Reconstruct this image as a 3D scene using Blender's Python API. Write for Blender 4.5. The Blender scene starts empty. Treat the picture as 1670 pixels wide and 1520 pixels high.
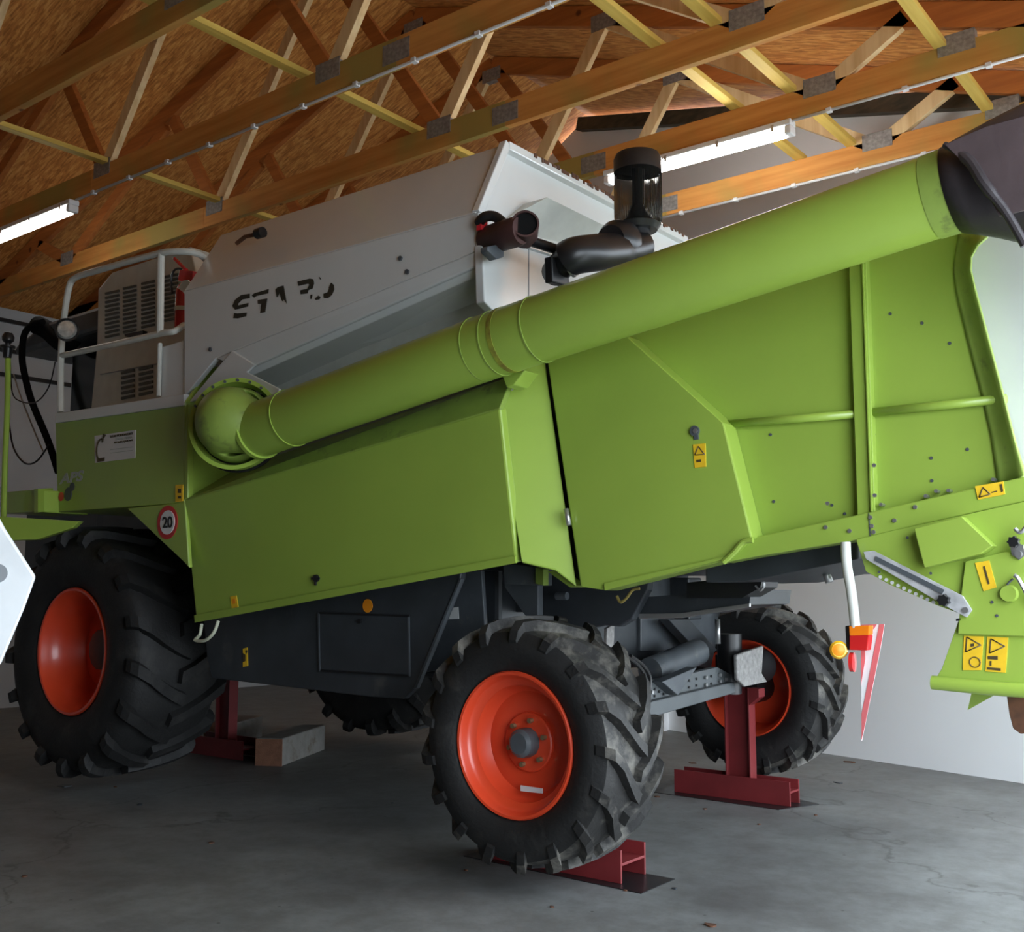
import bpy, bmesh, math, random
from mathutils import Vector, Matrix
from mathutils.geometry import tessellate_polygon
random.seed(7)
SC = bpy.context.scene
COL = SC.collection
# ------------------------------------------------------------------ camera
F = 1746.34; CX, CY = 835.0, 760.0
PITCH = math.radians(6.6952); TH = math.radians(52.1776)
CAM = Vector((0, 0, 1.5))
HEAD = Vector((-math.cos(TH), math.sin(TH), 0)); RIGHT = Vector((math.sin(TH), math.cos(TH), 0))
FWD = HEAD*math.cos(PITCH)+Vector((0, 0, math.sin(PITCH)))
UP = -HEAD*math.sin(PITCH)+Vector((0, 0, math.cos(PITCH)))
cd = bpy.data.cameras.new('camera'); cam = bpy.data.objects.new('camera', cd); COL.objects.link(cam)
cd.sensor_fit = 'HORIZONTAL'; cd.sensor_width = 36; cd.lens = F/1670*36
cd.clip_start = .05; cd.clip_end = 200
M = Matrix((RIGHT, UP, -FWD)).transposed().to_4x4(); M.translation = CAM; cam.matrix_world = M
SC.camera = cam
# ------------------------------------------------------------------ light
SC.view_settings.view_transform = 'Standard'; SC.view_settings.look = 'None'
SC.view_settings.gamma = 1; SC.view_settings.use_curve_mapping = False
SC.view_settings.exposure = 0.15
w = bpy.data.worlds.new('overcast_sky'); SC.world = w; w.use_nodes = True
bg = w.node_tree.nodes['Background']; bg.inputs[0].default_value = (.80, .90, 1.0, 1); bg.inputs[1].default_value = 8.0
pl = bpy.data.lights.new('gate_daylight', 'AREA'); pl.shape = 'RECTANGLE'; pl.size = 12.2; pl.size_y = 5.0
pl.cycles.is_portal = True
po = bpy.data.objects.new('gate_daylight', pl); COL.objects.link(po)
po.location = (.48, 4.6, 1.85); po.rotation_euler = (0, math.radians(90), 0); pl.size, pl.size_y = 3.7, 7.4

# ------------------------------------------------------------------ helpers
def P(px, py, **k):
    d = FWD+RIGHT*((px-CX)/F)-UP*((py-CY)/F)
    (a, v), = k.items(); i = 'XYZ'.index(a)
    return CAM+d*((v-CAM[i])/d[i])
def PL(px, py, p0, n):
    d = FWD+RIGHT*((px-CX)/F)-UP*((py-CY)/F)
    return CAM+d*(((p0-CAM).dot(n))/d.dot(n))
def pts(l, **k): return [P(x, y, **k) for x, y in l]
def V(*a): return Vector(a)
WL = {}
def props(o, label=None, cat=None, group=None, kind=None):
    if label: o['label'] = label
    if cat: o['category'] = cat
    if group: o['group'] = group
    if kind: o['kind'] = kind
    return o
def empty(name, loc, label, cat, group=None):
    o = bpy.data.objects.new(name, None); COL.objects.link(o); o.location = loc; WL[o] = Vector(loc)
    o.empty_display_size = .1
    return props(o, label, cat, group)
class B:
    def __init__(s): s.bm = bmesh.new()
    def prism(s, poly, off):
        off = Vector(off); n = len(poly)
        a = [s.bm.verts.new(p) for p in poly]; b = [s.bm.verts.new(Vector(p)+off) for p in poly]
        for i in range(n): s.bm.faces.new((a[i], b[i], b[(i+1) % n], a[(i+1) % n]))
        if n <= 4: s.bm.faces.new(a); s.bm.faces.new(b[::-1])
        else:
            for t in tessellate_polygon([[Vector(p) for p in poly]]):
                s.bm.faces.new([a[i] for i in t]); s.bm.faces.new([b[i] for i in t[::-1]])
        return s
    def quad(s, *p): s.bm.faces.new([s.bm.verts.new(x) for x in p]); return s
    def box(s, c, size, R=None):
        R = R or Matrix.Identity(3); c = Vector(c); h = Vector(size)/2
        v = [c+R@V(x*h.x, y*h.y, z*h.z) for x, y, z in ((-1,-1,-1),(1,-1,-1),(1,1,-1),(-1,1,-1))]
        return s.prism(v, R@V(0, 0, 2*h.z))
    def bx(s, x0, x1, y0, y1, z0, z1): return s.box(((x0+x1)/2, (y0+y1)/2, (z0+z1)/2), (x1-x0, y1-y0, z1-z0))
    def beam(s, a, b, wd, ht, up=(0, 0, 1)):
        a = Vector(a); b = Vector(b); d = (b-a); L = d.length; d.normalize()
        u = Vector(up); sx = d.cross(u)
        if sx.length < 1e-4: sx = V(1, 0, 0)
        sx.normalize(); uz = sx.cross(d)
        R = Matrix((sx, d, uz)).transposed()
        return s.box((a+b)/2, (wd, L, ht), R)
    def tube(s, path, r, n=14, cap=True, closed=False):
        path = [Vector(p) for p in path]; m = len(path)
        rs = list(r) if isinstance(r, (list, tuple)) else [r]*m
        if len(rs) != m: rs = [rs[min(len(rs)-1, int(i*len(rs)/m))] for i in range(m)]
        rings = []; u = None
        for i, p in enumerate(path):
            if closed: t = path[(i+1) % m]-path[i-1]
            else: t = path[min(i+1, m-1)]-path[max(i-1, 0)]
            t.normalize()
            if u is None:
                u = t.cross(V(0, 0, 1))
                if u.length < .05: u = t.cross(V(1, 0, 0))
            u = (u-t*u.dot(t)).normalized(); v = t.cross(u)
            rings.append([s.bm.verts.new(p+(u*math.cos(2*math.pi*k/n)+v*math.sin(2*math.pi*k/n))*rs[i]) for k in range(n)])
        for i in range(m if closed else m-1):
            A, Bq = rings[i], rings[(i+1) % m]
            for k in range(n):
                f = s.bm.faces.new((A[k], A[(k+1) % n], Bq[(k+1) % n], Bq[k])); f.smooth = True
        if cap and not closed:
            s.bm.faces.new(rings[0][::-1]); s.bm.faces.new(rings[-1])
        return s
    def cyl(s, a, b, r, n=20, r2=None): return s.tube([a, b], [r, r if r2 is None else r2], n)
    def lathe(s, o, ax, prof, n=48, smooth=True, closed=False):
        o = Vector(o); ax = Vector(ax).normalized(); u = ax.orthogonal().normalized(); v = ax.cross(u)
        rings = []
        for t, r in prof:
            if r < 1e-5: rings.append([s.bm.verts.new(o+ax*t)])
            else: rings.append([s.bm.verts.new(o+ax*t+(u*math.cos(2*math.pi*k/n)+v*math.sin(2*math.pi*k/n))*r) for k in range(n)])
        m = len(rings)
        for i in range(m if closed else m-1):
            A, Bq = rings[i], rings[(i+1) % m]
            for k in range(n):
                k2 = (k+1) % n
                if len(A) == 1 and len(Bq) == 1: continue
                if len(A) == 1: f = s.bm.faces.new((A[0], Bq[k], Bq[k2]))
                elif len(Bq) == 1: f = s.bm.faces.new((A[k], Bq[0], A[k2]))
                else: f = s.bm.faces.new((A[k], Bq[k], Bq[k2], A[k2]))
                f.smooth = smooth
        return s
    def build(s, name, mat, parent=None, bevel=0, label=None, cat=None, group=None, kind=None, sharp=True):
        bm = s.bm; bmesh.ops.recalc_face_normals(bm, faces=bm.faces)
        lo = Vector([min(v.co[i] for v in bm.verts) for i in range(3)]); hi = Vector([max(v.co[i] for v in bm.verts) for i in range(3)])
        c = (lo+hi)/2; c.z = lo.z
        bmesh.ops.translate(bm, verts=bm.verts, vec=-c)
        if sharp:
            for e in bm.edges:
                if len(e.link_faces) == 2 and e.calc_face_angle(0) > .6: e.smooth = False
        me = bpy.data.meshes.new(name); bm.to_mesh(me); bm.free()
        o = bpy.data.objects.new(name, me); COL.objects.link(o); WL[o] = c
        me.materials.append(mat)
        if parent: o.parent = parent; o.location = c-WL[parent]
        else: o.location = c
        if bevel:
            md = o.modifiers.new('bevel', 'BEVEL'); md.width = bevel; md.segments = 2; md.limit_method = 'ANGLE'; md.angle_limit = .6
        return props(o, label, cat, group, kind)
def smooth_path(p, k=6):
    p = [Vector(x) for x in p]; out = []
    for i in range(len(p)-1):
        a = p[max(i-1, 0)]; b = p[i]; c = p[i+1]; d = p[min(i+2, len(p)-1)]
        for j in range(k):
            t = j/k
            out.append(.5*((2*b)+(c-a)*t+(2*a-5*b+4*c-d)*t*t+(3*b-a-3*c+d)*t**3))
    out.append(p[-1]); return out

# ------------------------------------------------------------------ materials
def new(name):
    m = bpy.data.materials.new(name); m.use_nodes = True
    return m, m.node_tree.nodes, m.node_tree.links, m.node_tree.nodes['Principled BSDF']
def paint(name, col, rough=.35, metal=0, coat=0, var=.12, scale=3.0, bump=0, spec=.5, dirt=None, dscale=2, dth=.6):
    m, N, L, bs = new(name)
    tc = N.new('ShaderNodeTexCoord'); ns = N.new('ShaderNodeTexNoise'); ns.inputs['Scale'].default_value = scale; ns.inputs['Detail'].default_value = 6
    L.new(tc.outputs['Object'], ns.inputs['Vector'])
    cr = N.new('ShaderNodeValToRGB'); cr.color_ramp.elements[0].position = .3; cr.color_ramp.elements[1].position = .7
    cr.color_ramp.elements[0].color = (*[c*(1-var) for c in col], 1); cr.color_ramp.elements[1].color = (*[min(1, c*(1+var)) for c in col], 1)
    L.new(ns.outputs['Fac'], cr.inputs['Fac']); out = cr.outputs['Color']
    if dirt:
        n2 = N.new('ShaderNodeTexNoise'); n2.inputs['Scale'].default_value = dscale; n2.inputs['Detail'].default_value = 9; n2.inputs['Roughness'].default_value = .65
        L.new(tc.outputs['Object'], n2.inputs['Vector'])
        c2 = N.new('ShaderNodeValToRGB'); c2.color_ramp.elements[0].position = dth; c2.color_ramp.elements[1].position = min(1, dth+.18)
        L.new(n2.outputs['Fac'], c2.inputs['Fac'])
        mx = N.new('ShaderNodeMixRGB'); mx.inputs[2].default_value = (*dirt, 1)
        L.new(c2.outputs['Color'], mx.inputs[0]); L.new(out, mx.inputs[1]); out = mx.outputs['Color']
    L.new(out, bs.inputs['Base Color'])
    bs.inputs['Roughness'].default_value = rough; bs.inputs['Metallic'].default_value = metal
    bs.inputs['Specular IOR Level'].default_value = spec
    bs.inputs['Coat Weight'].default_value = coat; bs.inputs['Coat Roughness'].default_value = .08
    if bump:
        bp = N.new('ShaderNodeBump'); bp.inputs['Strength'].default_value = bump; bp.inputs['Distance'].default_value = .01
        n3 = N.new('ShaderNodeTexNoise'); n3.inputs['Scale'].default_value = scale*8; n3.inputs['Detail'].default_value = 8
        L.new(tc.outputs['Object'], n3.inputs['Vector']); L.new(n3.outputs['Fac'], bp.inputs['Height']); L.new(bp.outputs['Normal'], bs.inputs['Normal'])
    return m
def wood(name, c1, c2, axis=0, stain=None):
    m, N, L, bs = new(name)
    tc = N.new('ShaderNodeTexCoord'); mp = N.new('ShaderNodeMapping')
    s = [14, 14, 14]; s[axis] = .9; mp.inputs['Scale'].default_value = s
    L.new(tc.outputs['Object'], mp.inputs['Vector'])
    ns = N.new('ShaderNodeTexNoise'); ns.inputs['Scale'].default_value = 1.2; ns.inputs['Detail'].default_value = 8
    L.new(mp.outputs['Vector'], ns.inputs['Vector'])
    cr = N.new('ShaderNodeValToRGB'); cr.color_ramp.elements[0].position = .35; cr.color_ramp.elements[1].position = .65
    cr.color_ramp.elements[0].color = (*c1, 1); cr.color_ramp.elements[1].color = (*c2, 1)
    L.new(ns.outputs['Fac'], cr.inputs['Fac']); out = cr.outputs['Color']
    n2 = N.new('ShaderNodeTexNoise'); n2.inputs['Scale'].default_value = .9; n2.inputs['Detail'].default_value = 3
    L.new(tc.outputs['Object'], n2.inputs['Vector'])
    if stain:
        c3 = N.new('ShaderNodeValToRGB'); c3.color_ramp.elements[0].position = .45; c3.color_ramp.elements[1].position = .62
        L.new(n2.outputs['Fac'], c3.inputs['Fac'])
        mx = N.new('ShaderNodeMixRGB'); mx.inputs[2].default_value = (*stain, 1)
        L.new(c3.outputs['Color'], mx.inputs[0]); L.new(out, mx.inputs[1]); out = mx.outputs['Color']
    vo = N.new('ShaderNodeTexVoronoi'); vo.inputs['Scale'].default_value = 2.2   # knots
    L.new(tc.outputs['Object'], vo.inputs['Vector'])
    c4 = N.new('ShaderNodeValToRGB'); c4.color_ramp.elements[0].position = .05; c4.color_ramp.elements[1].position = .09
    c4.color_ramp.elements[0].color = (.35, .25, .15, 1); c4.color_ramp.elements[1].color = (1, 1, 1, 1)
    L.new(vo.outputs['Distance'], c4.inputs['Fac'])
    mm = N.new('ShaderNodeMixRGB'); mm.blend_type = 'MULTIPLY'; mm.inputs[0].default_value = 1
    L.new(out, mm.inputs[1]); L.new(c4.outputs['Color'], mm.inputs[2]); L.new(mm.outputs['Color'], bs.inputs['Base Color'])
    bs.inputs['Roughness'].default_value = .7
    return m
def osb():
    m, N, L, bs = new('osb_board')
    tc = N.new('ShaderNodeTexCoord'); outs = []
    vo_last = None
    for i, (rot, sc) in enumerate(((1.5, (8, 60, 9)), (1.1, (10, 52, 10)), (1.9, (9, 66, 12)))):
        mp = N.new('ShaderNodeMapping'); mp.inputs['Rotation'].default_value = (0, 0, rot); mp.inputs['Scale'].default_value = sc
        L.new(tc.outputs['Object'], mp.inputs['Vector'])
        nz = N.new('ShaderNodeTexNoise'); nz.inputs['Scale'].default_value = .35; L.new(mp.outputs['Vector'], nz.inputs['Vector'])
        ad = N.new('ShaderNodeVectorMath'); ad.operation = 'ADD'; L.new(mp.outputs['Vector'], ad.inputs[0]); L.new(nz.outputs['Color'], ad.inputs[1])
        vo = N.new('ShaderNodeTexVoronoi'); vo.inputs['Scale'].default_value = 1.0; L.new(ad.outputs['Vector'], vo.inputs['Vector'])
        sp = N.new('ShaderNodeSeparateColor'); L.new(vo.outputs['Color'], sp.inputs['Color']); outs.append(sp.outputs['Red'])
    a = N.new('ShaderNodeMath'); a.operation = 'ADD'; L.new(outs[0], a.inputs[0]); L.new(outs[1], a.inputs[1])
    b = N.new('ShaderNodeMath'); b.operation = 'ADD'; L.new(a.outputs[0], b.inputs[0]); L.new(outs[2], b.inputs[1])
    c = N.new('ShaderNodeMath'); c.operation = 'DIVIDE'; c.inputs[1].default_value = 3.1; L.new(b.outputs[0], c.inputs[0])
    cr = N.new('ShaderNodeValToRGB'); e = cr.color_ramp.elements
    e[0].position = .1; e[0].color = (.42, .15, .03, 1); e[1].position = .9; e[1].color = (.90, .50, .17, 1)
    q = e.new(.45); q.color = (.68, .27, .06, 1); q = e.new(.65); q.color = (.80, .38, .10, 1)
    L.new(c.outputs[0], cr.inputs['Fac']); L.new(cr.outputs['Color'], bs.inputs['Base Color']); bs.inputs['Roughness'].default_value = .65
    return m
def concrete():
    m, N, L, bs = new('concrete_floor')
    tc = N.new('ShaderNodeTexCoord')
    n1 = N.new('ShaderNodeTexNoise'); n1.inputs['Scale'].default_value = .9; n1.inputs['Detail'].default_value = 10; n1.inputs['Roughness'].default_value = .6
    L.new(tc.outputs['Object'], n1.inputs['Vector'])
    cr = N.new('ShaderNodeValToRGB'); e = cr.color_ramp.elements; e[0].position = .3; e[0].color = (.135, .137, .135, 1); e[1].position = .7; e[1].color = (.225, .235, .23, 1)
    L.new(n1.outputs['Fac'], cr.inputs['Fac'])
    n2 = N.new('ShaderNodeTexNoise'); n2.inputs['Scale'].default_value = 5; n2.inputs['Detail'].default_value = 12; n2.inputs['Roughness'].default_value = .75
    L.new(tc.outputs['Object'], n2.inputs['Vector'])
    c2 = N.new('ShaderNodeValToRGB'); c2.color_ramp.elements[0].position = .38; c2.color_ramp.elements[1].position = .62; c2.color_ramp.elements[0].color = (.72, .70, .68, 1)
    L.new(n2.outputs['Fac'], c2.inputs['Fac'])
    mx = N.new('ShaderNodeMixRGB'); mx.blend_type = 'MULTIPLY'; mx.inputs[0].default_value = 1
    L.new(cr.outputs['Color'], mx.inputs[1]); L.new(c2.outputs['Color'], mx.inputs[2]); out = mx.outputs['Color']
    # small dark specks
    vo = N.new('ShaderNodeTexVoronoi'); vo.inputs['Scale'].default_value = 5.5; vo.inputs['Randomness'].default_value = 1
    L.new(tc.outputs['Object'], vo.inputs['Vector'])
    c3 = N.new('ShaderNodeValToRGB'); c3.color_ramp.elements[0].position = .035; c3.color_ramp.elements[1].position = .06; c3.color_ramp.elements[0].color = (.35, .33, .3, 1)
    L.new(vo.outputs['Distance'], c3.inputs['Fac'])
    m2 = N.new('ShaderNodeMixRGB'); m2.blend_type = 'MULTIPLY'; m2.inputs[0].default_value = .8
    L.new(out, m2.inputs[1]); L.new(c3.outputs['Color'], m2.inputs[2]); out = m2.outputs['Color']
    # hairline cracks
    v2 = N.new('ShaderNodeTexVoronoi'); v2.feature = 'DISTANCE_TO_EDGE'; v2.inputs['Scale'].default_value = .22
    nz = N.new('ShaderNodeTexNoise'); nz.inputs['Scale'].default_value = 1.6; nz.inputs['Detail'].default_value = 6; L.new(tc.outputs['Object'], nz.inputs['Vector'])
    ad = N.new('ShaderNodeVectorMath'); ad.operation = 'ADD'; L.new(tc.outputs['Object'], ad.inputs[0]); L.new(nz.outputs['Color'], ad.inputs[1]); L.new(ad.outputs['Vector'], v2.inputs['Vector'])
    c5 = N.new('ShaderNodeValToRGB'); c5.color_ramp.elements[0].position = .0; c5.color_ramp.elements[1].position = .0028; c5.color_ramp.elements[0].color = (.45, .44, .42, 1)
    L.new(v2.outputs['Distance'], c5.inputs['Fac'])
    m3 = N.new('ShaderNodeMixRGB'); m3.blend_type = 'MULTIPLY'; m3.inputs[0].default_value = .7
    L.new(out, m3.inputs[1]); L.new(c5.outputs['Color'], m3.inputs[2]); L.new(m3.outputs['Color'], bs.inputs['Base Color'])
    rr = N.new('ShaderNodeMapRange'); rr.inputs[3].default_value = .38; rr.inputs[4].default_value = .7; L.new(n1.outputs['Fac'], rr.inputs[0]); L.new(rr.outputs[0], bs.inputs['Roughness'])
    bp = N.new('ShaderNodeBump'); bp.inputs['Strength'].default_value = .15; bp.inputs['Distance'].default_value = .01
    L.new(n2.outputs['Fac'], bp.inputs['Height']); L.new(bp.outputs['Normal'], bs.inputs['Normal'])
    return m
def emit(name, col, st):
    m, N, L, bs = new(name); bs.inputs['Base Color'].default_value = (*col, 1)
    bs.inputs['Emission Color'].default_value = (*col, 1); bs.inputs['Emission Strength'].default_value = st; return m
GREEN = paint('lime_green_paint', (.30, .43, .066), .33, var=.07, scale=1.5, coat=.25)
GREEND = paint('dusty_green_paint', (.24, .34, .06), .5, var=.12, scale=6, dirt=(.10, .12, .04), dscale=7, dth=.56)
WHITE = paint('white_machine_paint', (.68, .70, .69), .22, var=.03, scale=2, coat=.6)
WHITED = paint('old_white_paint', (.60, .61, .56), .4, var=.08, scale=8)
GREY = paint('grey_sheet', (.30, .32, .34), .4, var=.15, scale=3)
DARK = paint('charcoal_sheet', (.035, .04, .046), .42, var=.25, scale=4, dirt=(.09, .09, .085), dscale=3, dth=.6)
DGREY = paint('dark_grey_steel', (.075, .085, .095), .45, var=.2, scale=6, dirt=(.16, .16, .15), dscale=8, dth=.58)
AXLE = paint('axle_grey', (.095, .105, .11), .45, var=.12, scale=5)
BLACK = paint('black_plastic', (.012, .012, .013), .35, var=.2)
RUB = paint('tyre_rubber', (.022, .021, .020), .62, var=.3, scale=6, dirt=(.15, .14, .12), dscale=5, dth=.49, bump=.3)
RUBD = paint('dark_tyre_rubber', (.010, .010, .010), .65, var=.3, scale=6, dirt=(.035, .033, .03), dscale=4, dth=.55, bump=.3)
TARP = paint('black_rubber_sheet', (.045, .038, .042), .45, var=.25, scale=5, bump=.2)
RED = paint('orange_red_rim_paint', (.72, .065, .022), .35, var=.06, scale=4, coat=.3, dirt=(.35, .03, .015), dscale=14, dth=.68)
STRED = paint('stand_red_paint', (.17, .018, .02), .5, var=.15, scale=5)
XRED = paint('extinguisher_red', (.55, .02, .03), .25, coat=.5)
METAL = paint('bare_steel', (.5, .5, .5), .32, metal=.8, var=.15)
GALV = paint('galvanised_plate', (.30, .29, .28), .5, metal=.4, var=.3, scale=30, bump=.5)
WALL = paint('white_rendered_wall', (.86, .87, .88), .85, var=.02, scale=1.2, bump=.15)
WALLL = paint('grey_wall_panels', (.50, .53, .55), .8, var=.06, scale=1.2)
YEL = paint('yellow_decal', (.80, .50, .02), .5, var=.08, scale=20)
ORG = paint('orange_decal', (.85, .28, .01), .5, var=.05)
DKDEC = paint('decal_print', (.07, .05, .02), .5)
WDEC = paint('white_decal', (.72, .73, .72), .5, var=.04)
GDEC = paint('pale_grey_print', (.42, .46, .42), .5)
OLIVE = paint('faded_black_lettering', (.035, .032, .022), .6, var=.2)
REDDEC = paint('red_decal', (.55, .03, .03), .4)
RUST = paint('rust', (.09, .035, .015), .8, var=.4, scale=20)
MAROON = paint('sooty_exhaust', (.055, .022, .02), .55, var=.3, scale=8)
GLOW = emit('fluorescent_tube', (1, .96, .90), 14); GLOW2 = emit('fluorescent_tube_boosted', (1, .97, .94), 46)  # second tube boosted to brighten the upper far wall
PLAST = paint('white_plastic', (.72, .72, .73), .4, var=.02)
BEAMW = wood('treated_beam', (.55, .21, .04), (.72, .33, .08), 0, (.40, .29, .07))
TOPW = wood('brown_top_chord', (.38, .12, .025), (.55, .19, .04), 0)
WEBW = wood('pale_pine', (.68, .46, .22), (.82, .62, .34), 2)
BATW = wood('yellow_batten', (.58, .38, .07), (.72, .52, .12), 1)
DKW = wood('dark_plate', (.05, .045, .03), (.10, .08, .05), 0)
DWALL = paint('dark_board_wall', (.09, .06, .04), .9); YARD = paint('pale_bounce_concrete', (.62, .61, .58), .9)
MATTE = paint('matte_black', (.008, .008, .008), .9, spec=.1)
COVER = paint('light_grey_cover', (.60, .62, .61), .5, var=.03)
OSB = osb(); CONC = concrete()
def tarp_clear():
    m, N, L, bs = new('smoked_clear_plastic')
    bs.inputs['Base Color'].default_value = (.10, .10, .095, 1); bs.inputs['Roughness'].default_value = .10
    bs.inputs['Transmission Weight'].default_value = .92; bs.inputs['IOR'].default_value = 1.08
    return m
SMOKE = tarp_clear()
LENS = paint('lamp_glass', (.75, .76, .72), .12, metal=.6, var=.3, scale=25)
AMB = paint('amber_plastic', (.90, .22, .01), .2, coat=.5); AMB2 = paint('yellow_reflector', (.95, .50, .02), .2, coat=.5)
REDP = paint('red_plastic', (.60, .02, .02), .2, coat=.5)
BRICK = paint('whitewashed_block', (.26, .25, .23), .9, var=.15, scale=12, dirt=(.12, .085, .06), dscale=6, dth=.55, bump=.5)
BROWN = paint('brown_block_end', (.26, .12, .07), .9, var=.2, scale=14, bump=.5)

# ================================================================== the shed
B().bx(-16, .6, -4, 15, -.1, 0).build('floor', CONC, kind='structure')
B().bx(.6, 16, -10, 20, -.12, -.005).build('ground', YARD, kind='structure')  # outside ground, its pale colour stands in for sunlight bouncing to the ceiling
w0 = V(-5.889, 10.461, 0); w1 = V(-2.128, 9.312, 0); wd = (w1-w0).normalized(); wn = V(-wd.y, wd.x, 0)
RA, RS, RX = 4.98, .343, -7.3          # roof plane z = RA - RS*x right of the ridge
RZ = RA-RS*RX
def zr(x): return RA-RS*x if x > RX else RZ-RS*(RX-x)
a = w0+wd*((-14.2-w0.x)/wd.x); c = w0+wd*((RX-w0.x)/wd.x); b = w0+wd*((-.45-w0.x)/wd.x)
ww = B(); ww.prism([V(a.x, a.y, 0), V(b.x, b.y, 0), V(b.x, b.y, zr(b.x)), V(c.x, c.y, RZ), V(a.x, a.y, zr(a.x))], wn*.25).build('wall_far', WALL, kind='structure')
tp = B()
d0 = w0+wd*((RX-w0.x)/wd.x); d1 = b
tp.beam(V(d0.x, d0.y, zr(d0.x)-.07)-wn*.05, V(d1.x, d1.y, zr(d1.x)-.07)-wn*.05, .12, .16)
tp.build('trim_1', DKW, kind='structure', label='dark timber plate under the roof along the top of the far wall')
B().bx(-14.15, -13.9, -3, 14, 0, 5.26).build('wall_left', WALLL, kind='structure')
for i, yy in enumerate((530, 578, 617)):
    q = P(45, yy, X=-13.88)
    B().bx(-13.9, -13.86, 2, 12, q.z-.025, q.z+.025).build('trim_%d' % (i+2), BLACK, kind='structure')
B().prism([V(-14.1, -3.25, 0), V(.6, -3.25, 0), V(.6, -3.25, zr(.6)+.1), V(RX, -3.25, RZ+.1), V(-14.1, -3.25, zr(-14.1)+.1)], (0, .25, 0)).build('wall_near', DWALL, kind='structure')
wr = B(); wr.bx(.5, .7, -3.25, .9, 0, 4.9); wr.bx(.5, .7, .9, 8.3, 3.7, 4.9); wr.build('wall_right', DWALL, kind='structure')
nr = B()
for (xa, xb) in ((-14.3, RX), (RX, 1.15)):
    nr.prism([V(xa, -3.4, zr(xa)+.1), V(xb, -3.4, zr(xb)+.1), V(xb, 13.8, zr(xb)+.1), V(xa, 13.8, zr(xa)+.1)], (0, 0, .03))
nr.build('ceiling', OSB, kind='structure')
q0 = P(1083, 1193, Z=0); q1 = P(1099, 1188, Z=0); q2 = P(1064, 1190, Z=0)
B().prism([q0, q1, q1+V(-.6, .5, 0), q2+V(-.3, .5, 0), q2], (0, 0, 3.2)).build('trim_5', WALL, kind='structure', label='white wall pier behind the rear axle')

# ---- roof trusses
def truss(first, yy, label):
    r = empty('roof_truss', (-7.3, yy, 5.2), label, 'roof truss', 'timber trusses under the board ceiling')
    B().bx(-13.85, -9.0, yy-.03, yy+.03, 5.2, 5.42).build('bottom_chord', BEAMW, r, .004)
    B().bx(-9.0, -5.07, yy-.03, yy+.03, 5.2, 5.42).build('bottom_chord', BEAMW, r, .004)
    B().bx(-5.07, -1.02, yy-.03, yy+.03, 5.2, 5.42).build('bottom_chord', BEAMW, r, .004)
    for xa, xb in ((-13.85, RX), (RX, -.75)):
        B().beam((xa, yy, zr(xa)-.01), (xb, yy, zr(xb)-.01), .06, .19).build('top_chord', TOPW, r, .004)
    webs = [(-5.75, 5.4, -4.97, 6.6), (-5.8, 5.4, -7.2, 7.35), (-8.8, 5.4, -7.4, 7.35), (-8.85, 5.4, -9.63, 6.55), (-4.9, 6.6, -3.05, 5.4), (-2.9, 5.4, -2.3, 5.75), (-9.75, 6.5, -11.55, 5.4), (-11.7, 5.4, -12.3, 5.7)]
    for x0, z0, x1, z1 in webs:
        B().beam((x0, yy, z0), (x1, yy, z1), .06, .125, up=(1, 0, 0) if abs(x1-x0) < abs(z1-z0) else (0, 0, 1)).build('web', WEBW if x1 > x0 else TOPW, r, .003)
    for x, z in ((-5.78, 5.39), (-5.07, 5.31), (-2.97, 5.41), (-1.95, 5.42), (-8.83, 5.39), (-11.62, 5.39), (-4.95, 6.62), (-7.3, 7.35)):
        B().bx(x-.13, x+.13, yy-.036, yy+.036, z-.075, z+.075).build('nail_plate', GALV, r)
    return r
TY = [3.9, 5.22, 6.47, 7.75, 9.05]
tl = ['roof truss nearest the camera, crossing the top left corner', 'roof truss carrying the long white conduit and the left lamp',
      'roof truss passing just above the grain tank, no conduit on it', 'roof truss carrying the lamp behind the air intake bowl',
      'farthest roof truss, next to the white far wall, thin conduit under it']
t0 = truss(True, TY[0], tl[0])
for yy, lb in zip(TY[1:], tl[1:]):
    r = t0.copy(); COL.objects.link(r); r.location = (-7.3, yy, 5.2); r['label'] = lb
    for ch in list(t0.children):
        k = ch.copy(); COL.objects.link(k); k.parent = r
# ---- yellow battens lying on the bottom chords
for x, lb in ((-8.77, 'yellow batten farthest left, above the left lamp'), (-6.05, 'yellow batten over the railing and the grain tank middle'),
              (-3.68, 'yellow batten above the rear end of the grain tank'), (-3.2, 'yellow batten above the air intake bowl'), (-2.06, 'yellow batten nearest the right edge, above the auger tube')):
    B().bx(x-.045, x+.045, 3.2, 9.09, 5.42, 5.465).build('roof_batten', BATW, bevel=.003, label=lb, cat='batten', group='yellow battens laid across the trusses')
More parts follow.
